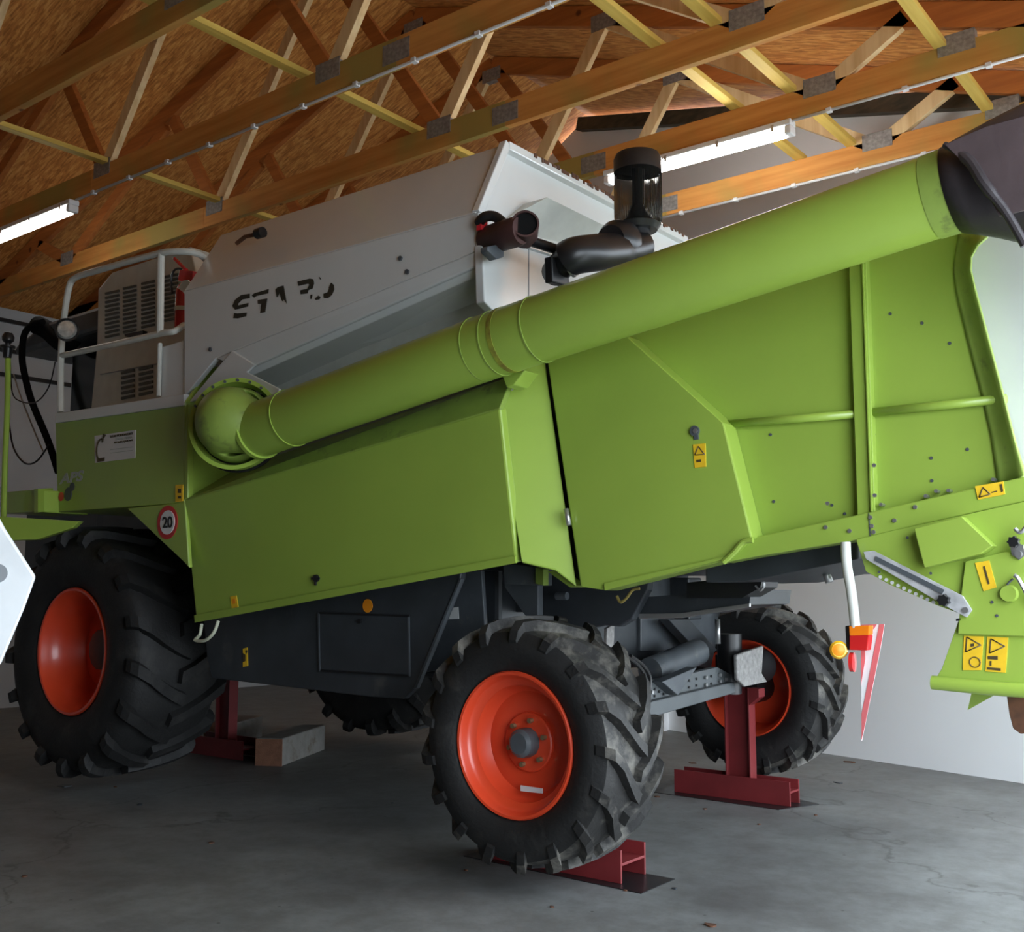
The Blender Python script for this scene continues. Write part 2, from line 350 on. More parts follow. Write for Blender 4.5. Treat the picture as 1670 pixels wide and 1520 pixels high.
# ---- conduits
def conduit(yy, xa, xb, label, zz=5.185):
    r = empty('cable_conduit', (xa, yy, zz), label, 'conduit', 'white conduits under the trusses')
    B().cyl((xa, yy, zz), (xb, yy, zz), .012, 10).build('pipe', PLAST, r)
    x = xa+.3
    while x < xb:
        cb = B(); cb.bx(x-.02, x+.02, yy-.022, yy+.022, zz-.016, 5.2); cb.build('clip', PLAST, r); x += .58
conduit(5.19, -9.25, -1.1, 'long white conduit running from the left lamp under its truss')
conduit(7.72, -3.2, -1.1, 'white conduit running right from the lamp behind the intake bowl')
conduit(9.02, -5.2, -1.1, 'thin white conduit under the farthest truss above the auger')
def lamp(xa, xb, yy, label, glow=GLOW):
    r = empty('fluorescent_lamp', ((xa+xb)/2, yy, 5.08), label, 'lamp', 'fluorescent batten lamps')
    bb = B(); bb.bx(xa, xb, yy-.055, yy+.055, 5.15, 5.2); bb.build('lamp_body', PLAST, r, .01)
    g = B(); g.prism([V(xa+.06, yy-.05, 5.15), V(xa+.06, yy+.05, 5.15), V(xa+.06, yy+.035, 5.075), V(xa+.06, yy-.035, 5.075)], (xb-xa-.12, 0, 0)); g.build('diffuser', glow, r, .01)
    for x in (xa, xb-.06): B().bx(x, x+.06, yy-.052, yy+.052, 5.08, 5.15).build('end_cap', PLAST, r, .012)
    for k in range(4):
        x = xa+.15+k*(xb-xa-.3)/3; B().bx(x-.012, x+.012, yy-.062, yy-.052, 5.12, 5.175).build('latch', METAL, r)
lamp(-11.3, -9.3, 5.2, 'lit fluorescent lamp at the left edge of the photo')
lamp(-4.95, -3.2, 7.74, 'lit fluorescent lamp seen behind the air intake bowl', GLOW2)

# ================================================================== the combine harvester
H = empty('combine_harvester', (-5.0, 5.9, .13), 'large lime green and white combine harvester jacked up on red stands', 'combine harvester')
def panel(name, px, th, mat, bevel=.006, parent=H, label=None, **k):
    a, v = list(k.items())[0]
    off = [0, 0, 0]; off['XYZ'.index(a)] = th
    return B().prism(pts(px, **k), off).build(name, mat, parent, bevel, label=label)
# core so that no light leaks through
B().bx(-5.9, -2.4, 4.85, 7.4, 1.62, 2.9).bx(-8.6, -5.9, 5.15, 7.15, 1.2, 2.75).build('body_core', DARK, H, .02)
B().bx(-8.4, -6.6, 5.1, 5.25, 1.3, 2.7).build('wheel_arch_plate', DARK, H)
# ---- platform box
panel('platform_panel', [(90, 688), (300, 660), (301, 820), (94, 835)], .9, GREEN, Y=4.2)
panel('platform_edge', [(90, 674), (300, 642), (300, 661), (90, 690)], .95, WHITE, Y=4.18, label='white platform edge strip')
panel('wheel_arch_gusset', [(207, 829), (301, 819), (308, 926), (300, 917)], .03, GREEN, Y=4.2)
panel('front_end_plate', [(302, 655), (345, 600), (440, 580), (470, 700), (385, 765), (302, 816)], -.03, GREEN, X=-5.98)
panel('corner_post', [(300, 660), (306, 659), (306, 812), (300, 815)], .05, GREEN, Y=4.195)
# ---- decals on the platform
def decal(name, px, Y, mat, th=.004, label=None, parent=H): return B().prism(pts(px, Y=Y-th), (0, th+.001, 0)).build(name, mat, parent, label=label)
def text(name, s, px0, px1, hpx, Y, mat, shear=0, parent=H, bold=0, **kw):
    cu = bpy.data.curves.new(name, 'FONT'); cu.body = s; cu.extrude = .01; cu.shear = shear; cu.offset = bold
    o = bpy.data.objects.new(name, cu); COL.objects.link(o); dg = bpy.context.evaluated_depsgraph_get()
    me = bpy.data.meshes.new_from_object(o.evaluated_get(dg)); bpy.data.objects.remove(o)
    p0 = P(*px0, Y=Y); p1 = P(*px1, Y=Y); top = P(px0[0], px0[1]-hpx, Y=Y)
    xs = [v.co.x for v in me.vertices]; ys = [v.co.y for v in me.vertices]
    x0, x1, y0, y1 = min(xs), max(xs), min(ys), max(ys)
    bb = B(); bb.bm.from_mesh(me)
    for v in bb.bm.verts:
        u = (v.co.x-x0)/(x1-x0); t = (v.co.y-y0)/(y1-y0); zz = .003 if v.co.z > 0 else 0
        v.co = p0+(p1-p0)*u+(top-p0)*t+V(0, -zz, 0)
    return bb.build(name, mat, parent, sharp=False, **kw)
st = decal('workshop_sticker', [(154, 711), (221, 701), (220, 747), (155, 755)], 4.2, WDEC, .004, 'white workshop sticker with black print')
text('printed_line', 'DOM PODDALDKY', (180, 714), (217, 708.5), 3.6, 4.195, DKDEC, parent=st, bold=.01)
text('printed_line', 'SERVIS FIRMA', (189, 718.5), (216, 714.5), 3, 4.195, GDEC, parent=st)
text('printed_line', 'KOMBAJNOW', (187, 724.2), (217, 720), 3.6, 4.195, DKDEC, parent=st, bold=.01)
for y in (733, 738.5): decal('printed_rule', [(180, y), (216, y-4.5), (216, y-3.7), (180, y+.8)], 4.1955, GDEC, .002, parent=st)
cg = P(164, 733, Y=4.194); gb = B()
gb.tube([cg+V(math.cos(a)*.05, 0, math.sin(a)*.075) for a in [math.radians(60+i*22) for i in range(11)]], .006, 6)
gb.box(cg+V(.01, 0, -.075), (.09, .004, .025)); gb.tube([cg+V(.02, 0, .05), cg+V(.035, 0, .11)], .006, 6); gb.tube([cg+V(.03, 0, .08), cg+V(.055, 0, .10)], .005, 6)
gb.build('gear_emblem', DKDEC, st)
text('model_lettering', 'APS', (97, 790), (137, 784), 17, 4.197, GDEC, shear=.25, bold=.03, label='pale grey APS lettering')
def disc(name, px, rx, Y, mat, parent=H, th=.004, label=None):
    p = P(*px, Y=Y); return B().lathe(p, (0, -1, 0), [(0, 0), (0, rx), (th, rx), (th, 0)], 28).build(name, mat, parent, label=label)
disc('emblem_dot', (100, 810), .033, 4.198, REDDEC, label='red dot'); disc('emblem_dot', (111.5, 806), .05, 4.198, DGREY, label='large dark dot'); disc('emblem_dot', (118, 794), .032, 4.198, DGREY, label='small dark dot')
sg = disc('speed_sign', (273.5, 852), .112, 4.198, REDDEC, label='round speed sign with 20 in a red ring'); disc('sign_face', (273.5, 852), .08, 4.194, WDEC, sg)
text('speed_number', '20', (265.5, 861.5), (281.5, 860.5), 18.5, 4.189, BLACK, parent=sg, bold=.02)
def warn(px, Y, name='warning_decal', mat=YEL, tri=None, spots=(), **k):
    d = decal(name, px, Y, mat)
    if tri:
        b2 = B(); t = pts(tri, Y=Y-.005)
        for i in range(3): b2.tube([t[i], t[(i+1) % 3]], .0025, 6)
        b2.build('triangle_symbol', DKDEC, d)
    for s in spots: B().prism(pts(s, Y=Y-.006), (0, .003, 0)).build('pictogram', DKDEC, d)
    return d
warn([(286, 791), (298, 790), (298, 817), (286, 819)], 4.196, spots=[[(290, 797), (295, 797), (295, 804), (290, 804)], [(290, 809), (295, 809), (295, 813), (290, 813)]])
# ---- front steps box
B().prism(pts([(8, 802), (62, 798), (62, 835), (8, 838)], Y=4.04), (0, .4, 0)).build('step_box', GREEN, H, .01)
B().prism([P(62, 797, Y=4.02), P(87, 796, Y=4.19), P(87, 833, Y=4.19), P(62, 836, Y=4.02)], (-.06, 0, 0)).build('step_bracket', GREEN, H, .004)
B().prism([PL(x, y, P(10, 860, Y=3.85), V(.5, -.86, 0)) for x, y in ((-10, 842), (130, 850), (118, 861), (60, 880), (-10, 882))], (-.03, .05, 0)).build('step_beam', GREEN, H, .004)
pole = B().tube(smooth_path(pts([(6, 846), (8, 760), (12, 660), (13, 585)], Y=3.95)), .021, 10).build('front_pole', GREEN, H)
q = P(13, 560, Y=3.95); B().lathe(q, (0, 0, 1), [(-.11, 0), (-.11, .03), (-.04, .035), (-.035, .055), (-.02, .055), (-.02, .02), (.0, .02), (.02, .042), (.05, .045), (.08, .03), (.09, 0)], 16).build('pole_knob', BLACK, pole)
B().tube(smooth_path(pts([(95, 770), (78, 718), (52, 655), (40, 610), (36, 580), (40, 545), (55, 528), (70, 525)], Y=4.9)), .03, 10).build('mirror_arm', MATTE, H)
mb = B().tube(smooth_path(pts([(60, 530), (80, 540), (105, 560), (118, 550)], Y=5.0)), [.06]+[.09]*17+[.05], 12); mb.build('arm_joint', MATTE, H)
B().tube(smooth_path(pts([(17, 590), (20, 640), (35, 655), (60, 655), (80, 630), (90, 590)], Y=4.7)), .006, 6).build('hanging_cable', BLACK, H)
B().tube(smooth_path(pts([(15, 690), (22, 730), (40, 755), (60, 752), (80, 725)], Y=4.7)), .008, 6).build('hanging_cable', BLACK, H)
B().tube(smooth_path(pts([(22, 610), (35, 650), (58, 708), (70, 735)], Y=4.8)), .007, 6).build('pale_curved_line', METAL, H)  # thin steel tube following a pale curved line
# ---- cab
cab = B().bx(-9.15, -6.2, 5.15, 7.3, 2.4, 3.72).build('cab', paint('dark_cab_glass', (.010, .014, .012), .12), H, .05)
B().prism([V(-9.8, 4.95, 3.72), V(-6.2, 4.95, 3.78), V(-6.2, 4.95, 3.98), V(-9.3, 4.95, 3.95), V(-9.8, 4.95, 3.80)], (0, 2.4, 0)).build('cab_roof', DGREY, cab, .05)
# ---- engine / radiator cabinet behind the railing
panel('cabinet', [(148, 668), (158, 562), (160, 472), (183, 444), (262, 418), (310, 402), (330, 500), (300, 660)], .5, WHITED, .01, Y=4.78)
def louvres(name, cols, rows, Y, h=3.2):
    m_ = paint(name+'_shadow_steel', (.10, .105, .095), .5)
    for (xa, xb, ya) in cols:
        b2 = B()
        for i in range(rows):
            y = ya+i*(7.1 if rows > 8 else 8.3)
            sl = -(xb-xa)*.22
            b2.prism(pts([(xa, y), (xb, y+sl), (xb, y+sl+h), (xa, y+h)], Y=Y-.012), (0, .014, 0))
        b2.build(name, m_, H)
louvres('upper_louvre_grille', [(171, 193, 477), (200, 221, 469), (230, 251, 461), (267, 289, 450)], 11, 4.78, 3.4)
louvres('lower_louvre_grille', [(197, 218, 606), (226, 248, 600)], 6, 4.78, 4.2)
B().prism(pts([(163, 610), (258, 592), (258, 593), (163, 611)], Y=4.77), (0, .02, 0)).build('cabinet_seam', GREY, H)
B().prism(pts([(203, 545), (233, 539), (233, 545), (219, 547), (210, 550), (204, 549)], Y=4.74), (0, .05, 0)).build('cabinet_latch', BLACK, H)
panel('tank_front_cover', [(263, 566), (300, 555), (301, 646), (263, 652)], .5, WHITE, Y=4.26)
# ---- railing
def rail(path, r, par=H, name='railing'): return B().tube(smooth_path(path, 5), r, 10).build(name, WHITED, par)
rl = rail(pts([(99, 672), (99, 600), (102, 540), (107, 500), (113, 468), (123, 453), (160, 441), (215, 425), (262, 413)], Y=4.24)+[P(285, 410, Y=4.26), P(312, 411, Y=4.32), P(329, 417, Y=4.4), P(341, 431, Y=4.5)], .024)
rail(pts([(263, 414), (262, 480), (261, 545)], Y=4.24), .024, rl, 'railing_post'); rail(pts([(261, 560), (260, 600), (259, 646)], Y=4.24), .016, rl, 'railing_post')
rail(pts([(101, 580), (180, 563), (262, 544)], Y=4.24)+[P(285, 540, Y=4.26), P(300, 530, Y=4.35)], .022, rl, 'middle_rail')
wl = B().lathe(P(109, 538, Y=4.12), V(.75, -.55, .0), [(-.10, 0), (-.09, .05), (-.02, .085), (.02, .085), (.02, .075)], 24).build('work_lamp', BLACK, H)
B().lathe(P(109, 538, Y=4.12), V(.75, -.55, .0), [(.01, .073), (.03, .06), (.035, 0)], 24).build('lamp_lens', LENS, wl)
# ---- grain tank
YT = 4.24
F1 = P(300, 475, Y=YT); F2 = P(775, 347, Y=YT); T2 = P(820, 236, Y=4.5); T1 = P(360, 383, Y=4.5)
C2 = P(783, 407, Y=YT); C1 = P(352, 584, Y=YT)
tb = B()
tb.prism([F1, F2, T2, T1], (0, .04, 0))
tb.build('tank_extension_side', WHITE, H, .008)
B().prism([F1, F2, C2, C1, P(306, 640, Y=YT), P(300, 650, Y=YT)], (0, .04, 0)).build('tank_side_panel', WHITE, H, .008)
L2 = P(786, 430, Y=YT+.012); L1 = P(398, 604, Y=YT+.012)
b2 = B(); b2.prism([C1, C2, L2, L1], (0, .035, 0)); b2.build('tank_lower_flange', WHITE, H, .008)
# shaded trough under the flange
G2 = P(800, 512, Y=4.72); G1 = P(452, 640, Y=4.72)
b2 = B(); b2.prism([L1+V(0, .02, 0), L2+V(0, .02, 0), G2, G1], (0, .03, -.03)); b2.build('tank_trough', WHITE, H, .004)
B().bx(-5.9, -3.45, 4.72, 4.8, 2.3, 3.05).build('tank_lower_wall', GREY, H)
# tank body + rear wall
XR = -3.56
far = P(1110, 391, Z=T2.z); far.x = XR
prof = [V(XR, 4.5, T2.z), V(XR, 4.26, F2.z), V(XR, 4.30, C2.z), V(XR, 4.5, 3.1), V(XR, 4.6, 2.6), V(XR, 6.6, 2.6), V(XR, 6.62, 3.3), V(XR, 6.8, 3.51), V(XR, far.y, T2.z)]
B().prism(prof, (-.05, 0, 0)).build('tank_rear_wall', WHITE, H, .006)
B().prism([V(-6.0, 4.6, 2.75), V(-6.0, 4.45, 3.5), V(-5.8, 4.7, 3.7), V(-5.8, 6.5, 3.7), V(-6.0, 6.6, 2.75)], (2.4, 0, 0)).build('tank_bin', WHITED, H)
lip = B(); lip.beam(V(XR+.02, 4.5, T2.z-.015), V(XR+.02, far.y, T2.z-.015), .06, .05); lip.beam(V(XR+.02, 4.5, T2.z), V(XR+.02, 4.26, F2.z), .05, .05, up=(0, 1, 0)); lip.beam(V(XR+.02, 4.26, F2.z), V(XR+.02, 4.30, C2.z-.05), .05, .05, up=(0, 1, 0))
lip.beam(V(XR+.02, far.y, T2.z-.015), V(XR+.02, 6.8, 3.51), .05, .05, up=(0, 1, 0))
lip.build('tank_rim', WHITE, H, .006)
ch = B(); random.seed(3)
for i in range(34):
    y = 4.75+i*.052+random.uniform(-.02, .02); ch.box((XR+.053, y, T2.z+random.uniform(-.004, .006)), (.004, random.uniform(.015, .045), random.uniform(.012, .03)))
ch.build('rust_chips', RUST, H)
# ghost lettering on the tank side
def let(px): return [(340+x*.1437, 420+y*.1437) for x, y in px]
E_ = [[(270,550),(300,480),(370,425),(465,410),(465,460),(380,475),(335,520),(330,545),(450,515),(445,555),(330,585),(300,590)], [(290,630),(330,635),(432,625),(425,665),(330,690),(280,688)],
 [(490,430),(520,405),(680,358),(675,405),(540,435),(515,455)], [(560,480),(665,465),(640,620),(585,630),(600,525),(560,525)],
 [(760,365),(785,335),(850,318),(885,520),(850,470),(835,495),(805,400),(775,450)],
 [(1010,272),(1150,238),(1185,245),(1195,290),(1180,350),(1130,370),(1120,405),(1045,415),(1045,370),(1120,355),(1145,310),(1130,295),(1020,320)],
 [(1390,285),(1420,310),(1425,360),(1400,420),(1355,460),(1310,460),(1305,410),(1350,395),(1370,350),(1365,345)], [(1205,470),(1245,432),(1268,445),(1255,475),(1215,480)], [(1250,222),(1258,220),(1275,243),(1268,248)], [(1160,425),(1175,420),(1168,468),(1155,470)]]
for grp in ((0, 1), (2, 3), (4,), (5,), (6, 7, 8, 9)):
    lb = B()
    for i in grp: lb.prism(pts(let(E_[i]), Y=YT-.004), (0, .004, 0))
    lb.build('worn_letter', OLIVE, H, label='half peeled dark letter')
hk = B(); hk.tube(pts([(386, 397), (400, 386), (424, 381)], Y=4.3), .014, 8); hk.build('tank_hook', RUST, H); B().lathe(P(424, 380, Y=4.28), (1, 0, 0), [(-.03, 0), (-.03, .035), (.03, .035), (.03, 0)], 14).build('hook_knob', BLACK, H)
for q in ((658, 423), (69+600, 445), (340+8, 571)): B().lathe(P(*q, Y=4.26), (0, -1, 0), [(0, 0), (0, .014), (.03, .014), (.03, 0)], 10).build('tank_bolt', DGREY, H)
# ---- white elbow bracket
B().prism(pts([(306, 657), (345, 610), (378, 571), (417, 595), (403, 607), (456, 634), (452, 645), (380, 640), (330, 650)], Y=4.222), (0, .016, 0)).build('elbow_bracket', WHITE, H, .008)
# ---- rear box below the tank's rear wall
XE = XR+.08
eb = B(); eb.prism(pts([(787, 398), (790, 492), (812, 514), (890, 487), (1010, 440), (985, 425), (905, 408), (850, 385)], X=XE), (-.06, 0, 0)); eb.build('engine_box', WHITE, H, .008)
B().prism(pts([(862, 392), (863.5, 392), (863.5, 498), (862, 498)], X=XE+.003), (-.006, 0, 0)).build('engine_box_seam', GREY, H)
B().prism(pts([(858, 395), (925, 415), (925, 423), (858, 402)], X=XE+.03), (-.03, 0, 0)).build('engine_box_strip', METAL, H)
# exhaust
ex = B(); e1 = P(795, 392, X=-3.5); e2 = P(842, 378, X=-3.25); md_ = V(.62, -.76, .06).normalized(); e3 = P(856, 372, X=-3.22)-md_*.0
ex.tube([e1, e1.lerp(e2, .5), e2, e2+V(.03, 0, 0)], [.075, .078, .078, .07], 22); ex.tube([e3-md_*.10, e3+md_*.06], [.072, .072], 24, cap=False); ex.lathe(e3+md_*.06, md_, [(-.10, .062), (0, .062), (.0, .072)], 24); exo = ex.build('exhaust_pipe', MAROON, H)
B().lathe(e3+md_*.045, md_, [(0, 0), (0, .066), (.003, 0)], 22).build('exhaust_mouth_shade', MATTE, H)  # black disc painted in place of the pipe's shaded inside
B().tube(smooth_path([P(781, 364, X=-3.5), P(790, 354, X=-3.45), P(806, 353, X=-3.4), P(820, 363, X=-3.35), P(830, 376, X=-3.3)]), .028, 12).build('exhaust_hose', BLACK, H)
B().prism(pts([(777, 362), (788, 362), (788, 378), (777, 376)], X=-3.5), (.03, 0, 0)).build('red_bracket', XRED, H)
B().prism(pts([(783, 405), (810, 400), (810, 422), (798, 426), (783, 412)], X=-3.42), (.05, 0, 0)).build('exhaust_mount', DGREY, H, .005)
# ---- air intake
B().tube([P(862, 392, X=-3.25), P(925, 413, X=-3.2)], .028, 12).build('intake_drain_pipe', BLACK, H)
B().prism(pts([(887, 420), (915, 432), (917, 470), (888, 462)], X=-3.16), (.05, 0, 0)).build('intake_flange', BLACK, H, .008)
hs = smooth_path([P(905, 445, X=-3.22), P(918, 430, X=-3.12), P(935, 418, X=-3.05), P(965, 413, X=-3.0), P(1000, 410, X=-2.98), P(1030, 405, X=-2.96), P(1045, 400, X=-2.95)], 5)
B().tube(hs, [.075]*8+[.098]*14+[.09]*(len(hs)-22), 20).build('intake_hose', BLACK, H)
ck = B(); q = P(927, 426, X=-3.08); dd = (P(945, 417, X=-3.03)-P(918, 430, X=-3.12)).normalized(); ck.lathe(q, dd, [(-.008, .083), (-.008, .089), (.008, .089), (.008, .083)], 24); ck.build('hose_clamp', METAL, H)
S0 = P(1042, 415, X=-2.95); S1 = P(1041, 368, X=-2.95); TPp = P(1041, 262, X=-2.95); k = (S1-CAM).dot(FWD)/F
B().tube([V(S1.x, S1.y, S0.z-.15), V(S1.x, S1.y, S1.z)], [22*k, 19*k], 24).build('intake_stem', BLACK, H)
B().lathe(P(1000, 395, X=-2.99), (0, 1, .2), [(-.03, 0), (-.03, .09), (.02, .12), (.1, .12), (.15, .05), (.15, 0)], 24).build('intake_housing', BLACK, H)
bw = B(); R0 = 38.5*k; z0 = S1.z; z1 = TPp.z; o = V(S1.x, S1.y, 0)
n = 120; rings = []
for (zz, rr) in ((z0-.01, R0*.80), (z0+.02, R0*.97), (z0+.05, R0), ((z0+z1)/2, R0), (z1-.12*(z1-z0), R0)):
    rings.append([bw.bm.verts.new(o+V(math.cos(2*math.pi*i/n)*rr*(1+.018*(i % 2)), math.sin(2*math.pi*i/n)*rr*(1+.018*(i % 2)), zz)) for i in range(n)])
for a_, b_ in zip(rings, rings[1:]):
    for i in range(n): bw.bm.faces.new((a_[i], a_[(i+1) % n], b_[(i+1) % n], b_[i]))
bowl = bw.build('precleaner_bowl', SMOKE, H, sharp=False, label='smoked clear ribbed bowl')
B().lathe(o, (0, 0, 1), [(z1-.2*(z1-z0), R0*1.0), (z1-.2*(z1-z0), R0*1.02), (z1, R0*1.02), (z1+.025, R0*.93), (z1+.03, 0)], 48).build('precleaner_cap', BLACK, H)
B().lathe(o, (0, 0, 1), [(z0-.03, 0), (z0-.03, R0*.8), (z0, R0*.95), (z0+.04, R0*.5), (z0+.12, R0*.22), (z1-.15*(z1-z0), R0*.22)], 32).build('precleaner_core', paint('core_black', (.02, .02, .02), .3), bowl)

# ---- unloading auger
A0 = P(425, 700, Y=4.12); A1 = P(812, 560, Y=4.12); A2 = P(1532, 318, Y=4.12)
ca = P(383, 690, Y=4.5); ca.y = 4.5
def rad(a_, px, Yv): return px/2*((a_-CAM).dot(FWD))/F
r0 = .165; r1 = .165
EC = P(383, 691, Y=4.09); en = V(.55, -.83, .06).normalized()
B().lathe(EC-en*.10, en, [(0, 0), (0, .29), (.02, .29), (.02, 0)], 48).build('elbow_gap_shade', BLACK, H)  # black disc, paints the shade of the gap behind the flange
B().lathe(EC, en, [(-.06, .245), (-.06, .282), (.0, .288), (.012, .288), (.012, .262), (-.01, .258), (-.06, .245)], 56).build('elbow_flange', GREEN, H)
el = smooth_path([EC-en*.12, EC-en*.02, EC+en*.07, EC.lerp(A0, .75)+V(.0, -.0, 0)], 7)
B().tube(el, [.235]*7+[.235-.004*i for i in range(7)]+[.207-.007*i for i in range(8)], 44).build('auger_elbow', GREEND, H, sharp=False)
for i in range(9):
    a_ = math.radians(20+i*17); u_ = en.orthogonal().normalized(); v_ = en.cross(u_)
    uz = (V(0, 0, 1)-en*en.z).normalized(); ux = uz.cross(en)
    B().lathe(EC+(uz*math.sin(a_)+ux*math.cos(a_))*.272, en, [(0, 0), (0, .009), (.022, .009), (.022, 0)], 8).build('flange_bolt', DGREY, H)
ad_ = (A1-A0).normalized()
am = B(); am.tube([A0-ad_*.03, A0.lerp(A1, .5), A1], [.168, .168, .166], 48); am.build('auger_tube', GREEN, H)
B().lathe(A0, ad_, [(-.03, .165), (-.03, .182), (.0, .182), (.0, .165)], 40).build('auger_collar', GREEN, H)
B().lathe(A0+ad_*.28, ad_, [(0, .165), (0, .173), (.01, .173), (.01, .165)], 40).build('auger_seam', GREEN, H)
ad2 = (A2-A1).normalized()
am = B(); am.tube([A1-ad2*.01, A1.lerp(A2, .5), A2], [.166, .163, .160], 48); am.build('outer_auger_tube', GREEN, H)
for s_ in (-.12, .0, .26): B().lathe(A1+ad2*s_, ad2, [(0, .16), (0, .1695), (.008, .1695), (.008, .16)], 40).build('auger_seam', GREEND, H)
for s_, n_ in ((.55, 'dirty_band'),): pass
B().lathe(A1+ad2*.07, ad2, [(-.012, .16), (-.012, .168), (.016, .168), (.016, .16)], 40).build('rusty_band', paint('rusty_green', (.25, .28, .03), .6, dirt=(.14, .09, .02), dscale=9, dth=.5), H)
B().lathe(A2-ad2*.03, ad2, [(0, .155), (0, .163), (.10, .165), (.10, .155)], 40).build('auger_end_ring', GREEND, H)
B().prism(pts([(818, 612), (838, 606), (856, 604), (838, 628), (826, 632)], Y=4.2), (0, .12, 0)).build('auger_cradle', GREEN, H, .01)

# rubber spout: a pinched sleeve hanging out of the auger's end
sp = B(); ns = 40; rings = []
T = ad2; Uz = V(0, 0, 1); Us = T.cross(Uz).normalized(); Uu = Us.cross(T)
for i in range(11):
    t = i/10; c_ = A2+T*(.05+.62*t)+V(0, 0, -.05*t-.10*t*t)
    ring = []
    for k_ in range(ns):
        a_ = 2*math.pi*k_/ns; r_ = .168+.06*t
        fold = 1+t*(.10*math.sin(3*a_+.8)+.07*math.sin(7*a_+2*t)+.04*math.sin(13*a_))
        wz = r_*fold*(1+.85*t)*math.sin(a_); wx = r_*fold*(1-.30*t)*math.cos(a_)
        ring.append(sp.bm.verts.new(c_+Us*wx+Uu*wz))
    rings.append(ring)
for a_, b_ in zip(rings, rings[1:]):
    for i in range(ns):
        f = sp.bm.faces.new((a_[i], a_[(i+1) % ns], b_[(i+1) % ns], b_[i])); f.smooth = True
spo = sp.build('rubber_spout', TARP, H, sharp=False, label='black rubber spout sleeve')
md = spo.modifiers.new('t', 'SOLIDIFY'); md.thickness = .008
fl = B().tube(smooth_path([P(1541, 236, Y=3.93), P(1580, 262, Y=3.9), P(1605, 300, Y=3.88), P(1640, 345, Y=3.9), P(1672, 400, Y=3.92)]), [.012]*4+[.02]*8+[.016]*9, 10).build('spout_fold', TARP, H)

fl2 = B(); fl2.prism(pts([(1541, 236), (1572, 222), (1610, 206), (1690, 184), (1690, 338), (1640, 350), (1629, 352), (1606, 308), (1572, 266)], Y=3.90), (0, .012, 0)); fl2.build('spout_flap', paint('brown_rubber_flap', (.075, .052, .055), .6, var=.35, scale=3, bump=.3), H, .004)
# ---- big side door
D0 = P(300, 815, Y=4.2); D1 = P(815, 665, Y=4.2)
Db0 = P(320, 1015, X=D0.x); Db1 = P(843, 918, X=D1.x); 
nd = (D1-D0).cross(Db0-D0).normalized()
if nd.y > 0: nd = -nd
Db1 = PL(843, 918, D0, nd)
door = B().prism([D0, D1, Db1, Db0], -nd*.06).build('side_door', GREEN, H, .012)
B().prism([D0, D1, P(836, 612, Y=4.33), P(385, 765, X=D0.x)], (0, .02, -.03)).build('door_chamfer', GREEND, H, .006)
def on(px, py, off=0): return PL(px, py, D0, nd)+nd*off
def ondoor(name, px, th, mat, par=door, label=None): return B().prism([on(x, y, 0) for x, y in px], nd*th).build(name, mat, par, label=label)
ondoor('door_hem', [(319, 1003), (842, 906), (843, 918), (320, 1015)], .012, GREEN)
w1_ = ondoor('warning_decal', [(376, 973), (386, 971), (391, 1001), (380, 1003)], .003, YEL)
ondoor('pictogram', [(379, 977), (384, 976), (385, 984), (380, 985)], .004, ORG); ondoor('pictogram', [(382, 990), (386, 989), (387, 995), (383, 996)], .004, ORG)
lt = B(); q = on(517, 943); lt.lathe(q, nd, [(0, 0), (0, .022), (.015, .022), (.02, .01), (.02, 0)], 14); lt.box(q+V(0, 0, -.0)+nd*.012, (.07, .008, .014)); lt.box(q+nd*.012-V(0, 0, .015), (.014, .01, .05)); lt.build('door_latch', BLACK, door)
B().tube(smooth_path([on(329, 1018, .0), on(332, 1034, .03), on(326, 1042, .04), on(345, 1042, .05), on(357, 1030, .04), on(356, 1013, .0)], 3), .011, 8).build('door_foot_loop', paint('cream_paint', (.62, .66, .50), .4), H)
# ---- bright corner panel between the doors
K0 = P(822, 640, X=D1.x+.02); K1 = P(888, 597, Y=4.47); K2 = P(940, 955, Y=4.47); K3 = P(900, 925, Y=4.38); K4 = P(851, 917, X=D1.x+.05)
nk = (K1-K4).cross(K2-K4).normalized()
if nk.x < 0: nk = -nk
o4 = PL(851, 917, K4, nk)
kp = B().prism([PL(x, y, K4, nk) for x, y in ((812, 662), (838, 622), (870, 585), (888, 585), (940, 957), (905, 930), (851, 917))], -nk*.04).build('corner_panel', GREEN, H, .008)
for q in ((848, 618), (834, 634)): B().lathe(PL(*q, K4, nk), nk, [(0, 0), (0, .012), (.008, .012), (.008, 0)], 10).build('screw', METAL, kp)
B().prism(pts([(905, 930), (938, 955), (930, 958), (893, 932)], Y=4.5), (0, .2, 0)).build('corner_panel_lip', GREEN, H)
# black strip behind, standing in for the shade in the gap
B().prism(pts([(880, 590), (900, 590), (950, 957), (930, 950)], Y=4.60), (0, .1, 0)).build('gap_shade', BLACK, H)
# ---- rear door
Y2 = 4.45
rd = panel('rear_door', [(892, 590), (960, 540), (1022, 548), (1180, 690), (1226, 876), (1212, 885), (1180, 915), (987, 963), (946, 957)], .13, GREEN, .01, Y=Y2)
B().tube(smooth_path(pts([(1228, 881), (1212, 884), (1198, 900), (1180, 917)], Y=Y2-.01), 4), .013, 8).build('door_pull', GREEN, rd)
lk = disc('door_lock', (1134, 703), .024, Y2, DGREY, rd, .012); disc('keyhole', (1134, 703), .012, Y2-.012, METAL, lk); B().prism(pts([(1131, 708), (1138, 708), (1139, 716), (1132, 717)], Y=Y2-.008), (0, .008, 0)).build('lock_tab', DGREY, lk)
warn([(1130, 725), (1150, 723), (1151, 761), (1133, 763)], Y2, tri=[(1139, 728), (1133, 742), (1149, 741)], spots=[[(1135, 750), (1143, 749), (1143, 753), (1136, 754)]])
rb = B().cyl(P(923, 830, Y=4.42), P(928, 857, Y=4.42), .014, 10).build('door_hinge', METAL, H)
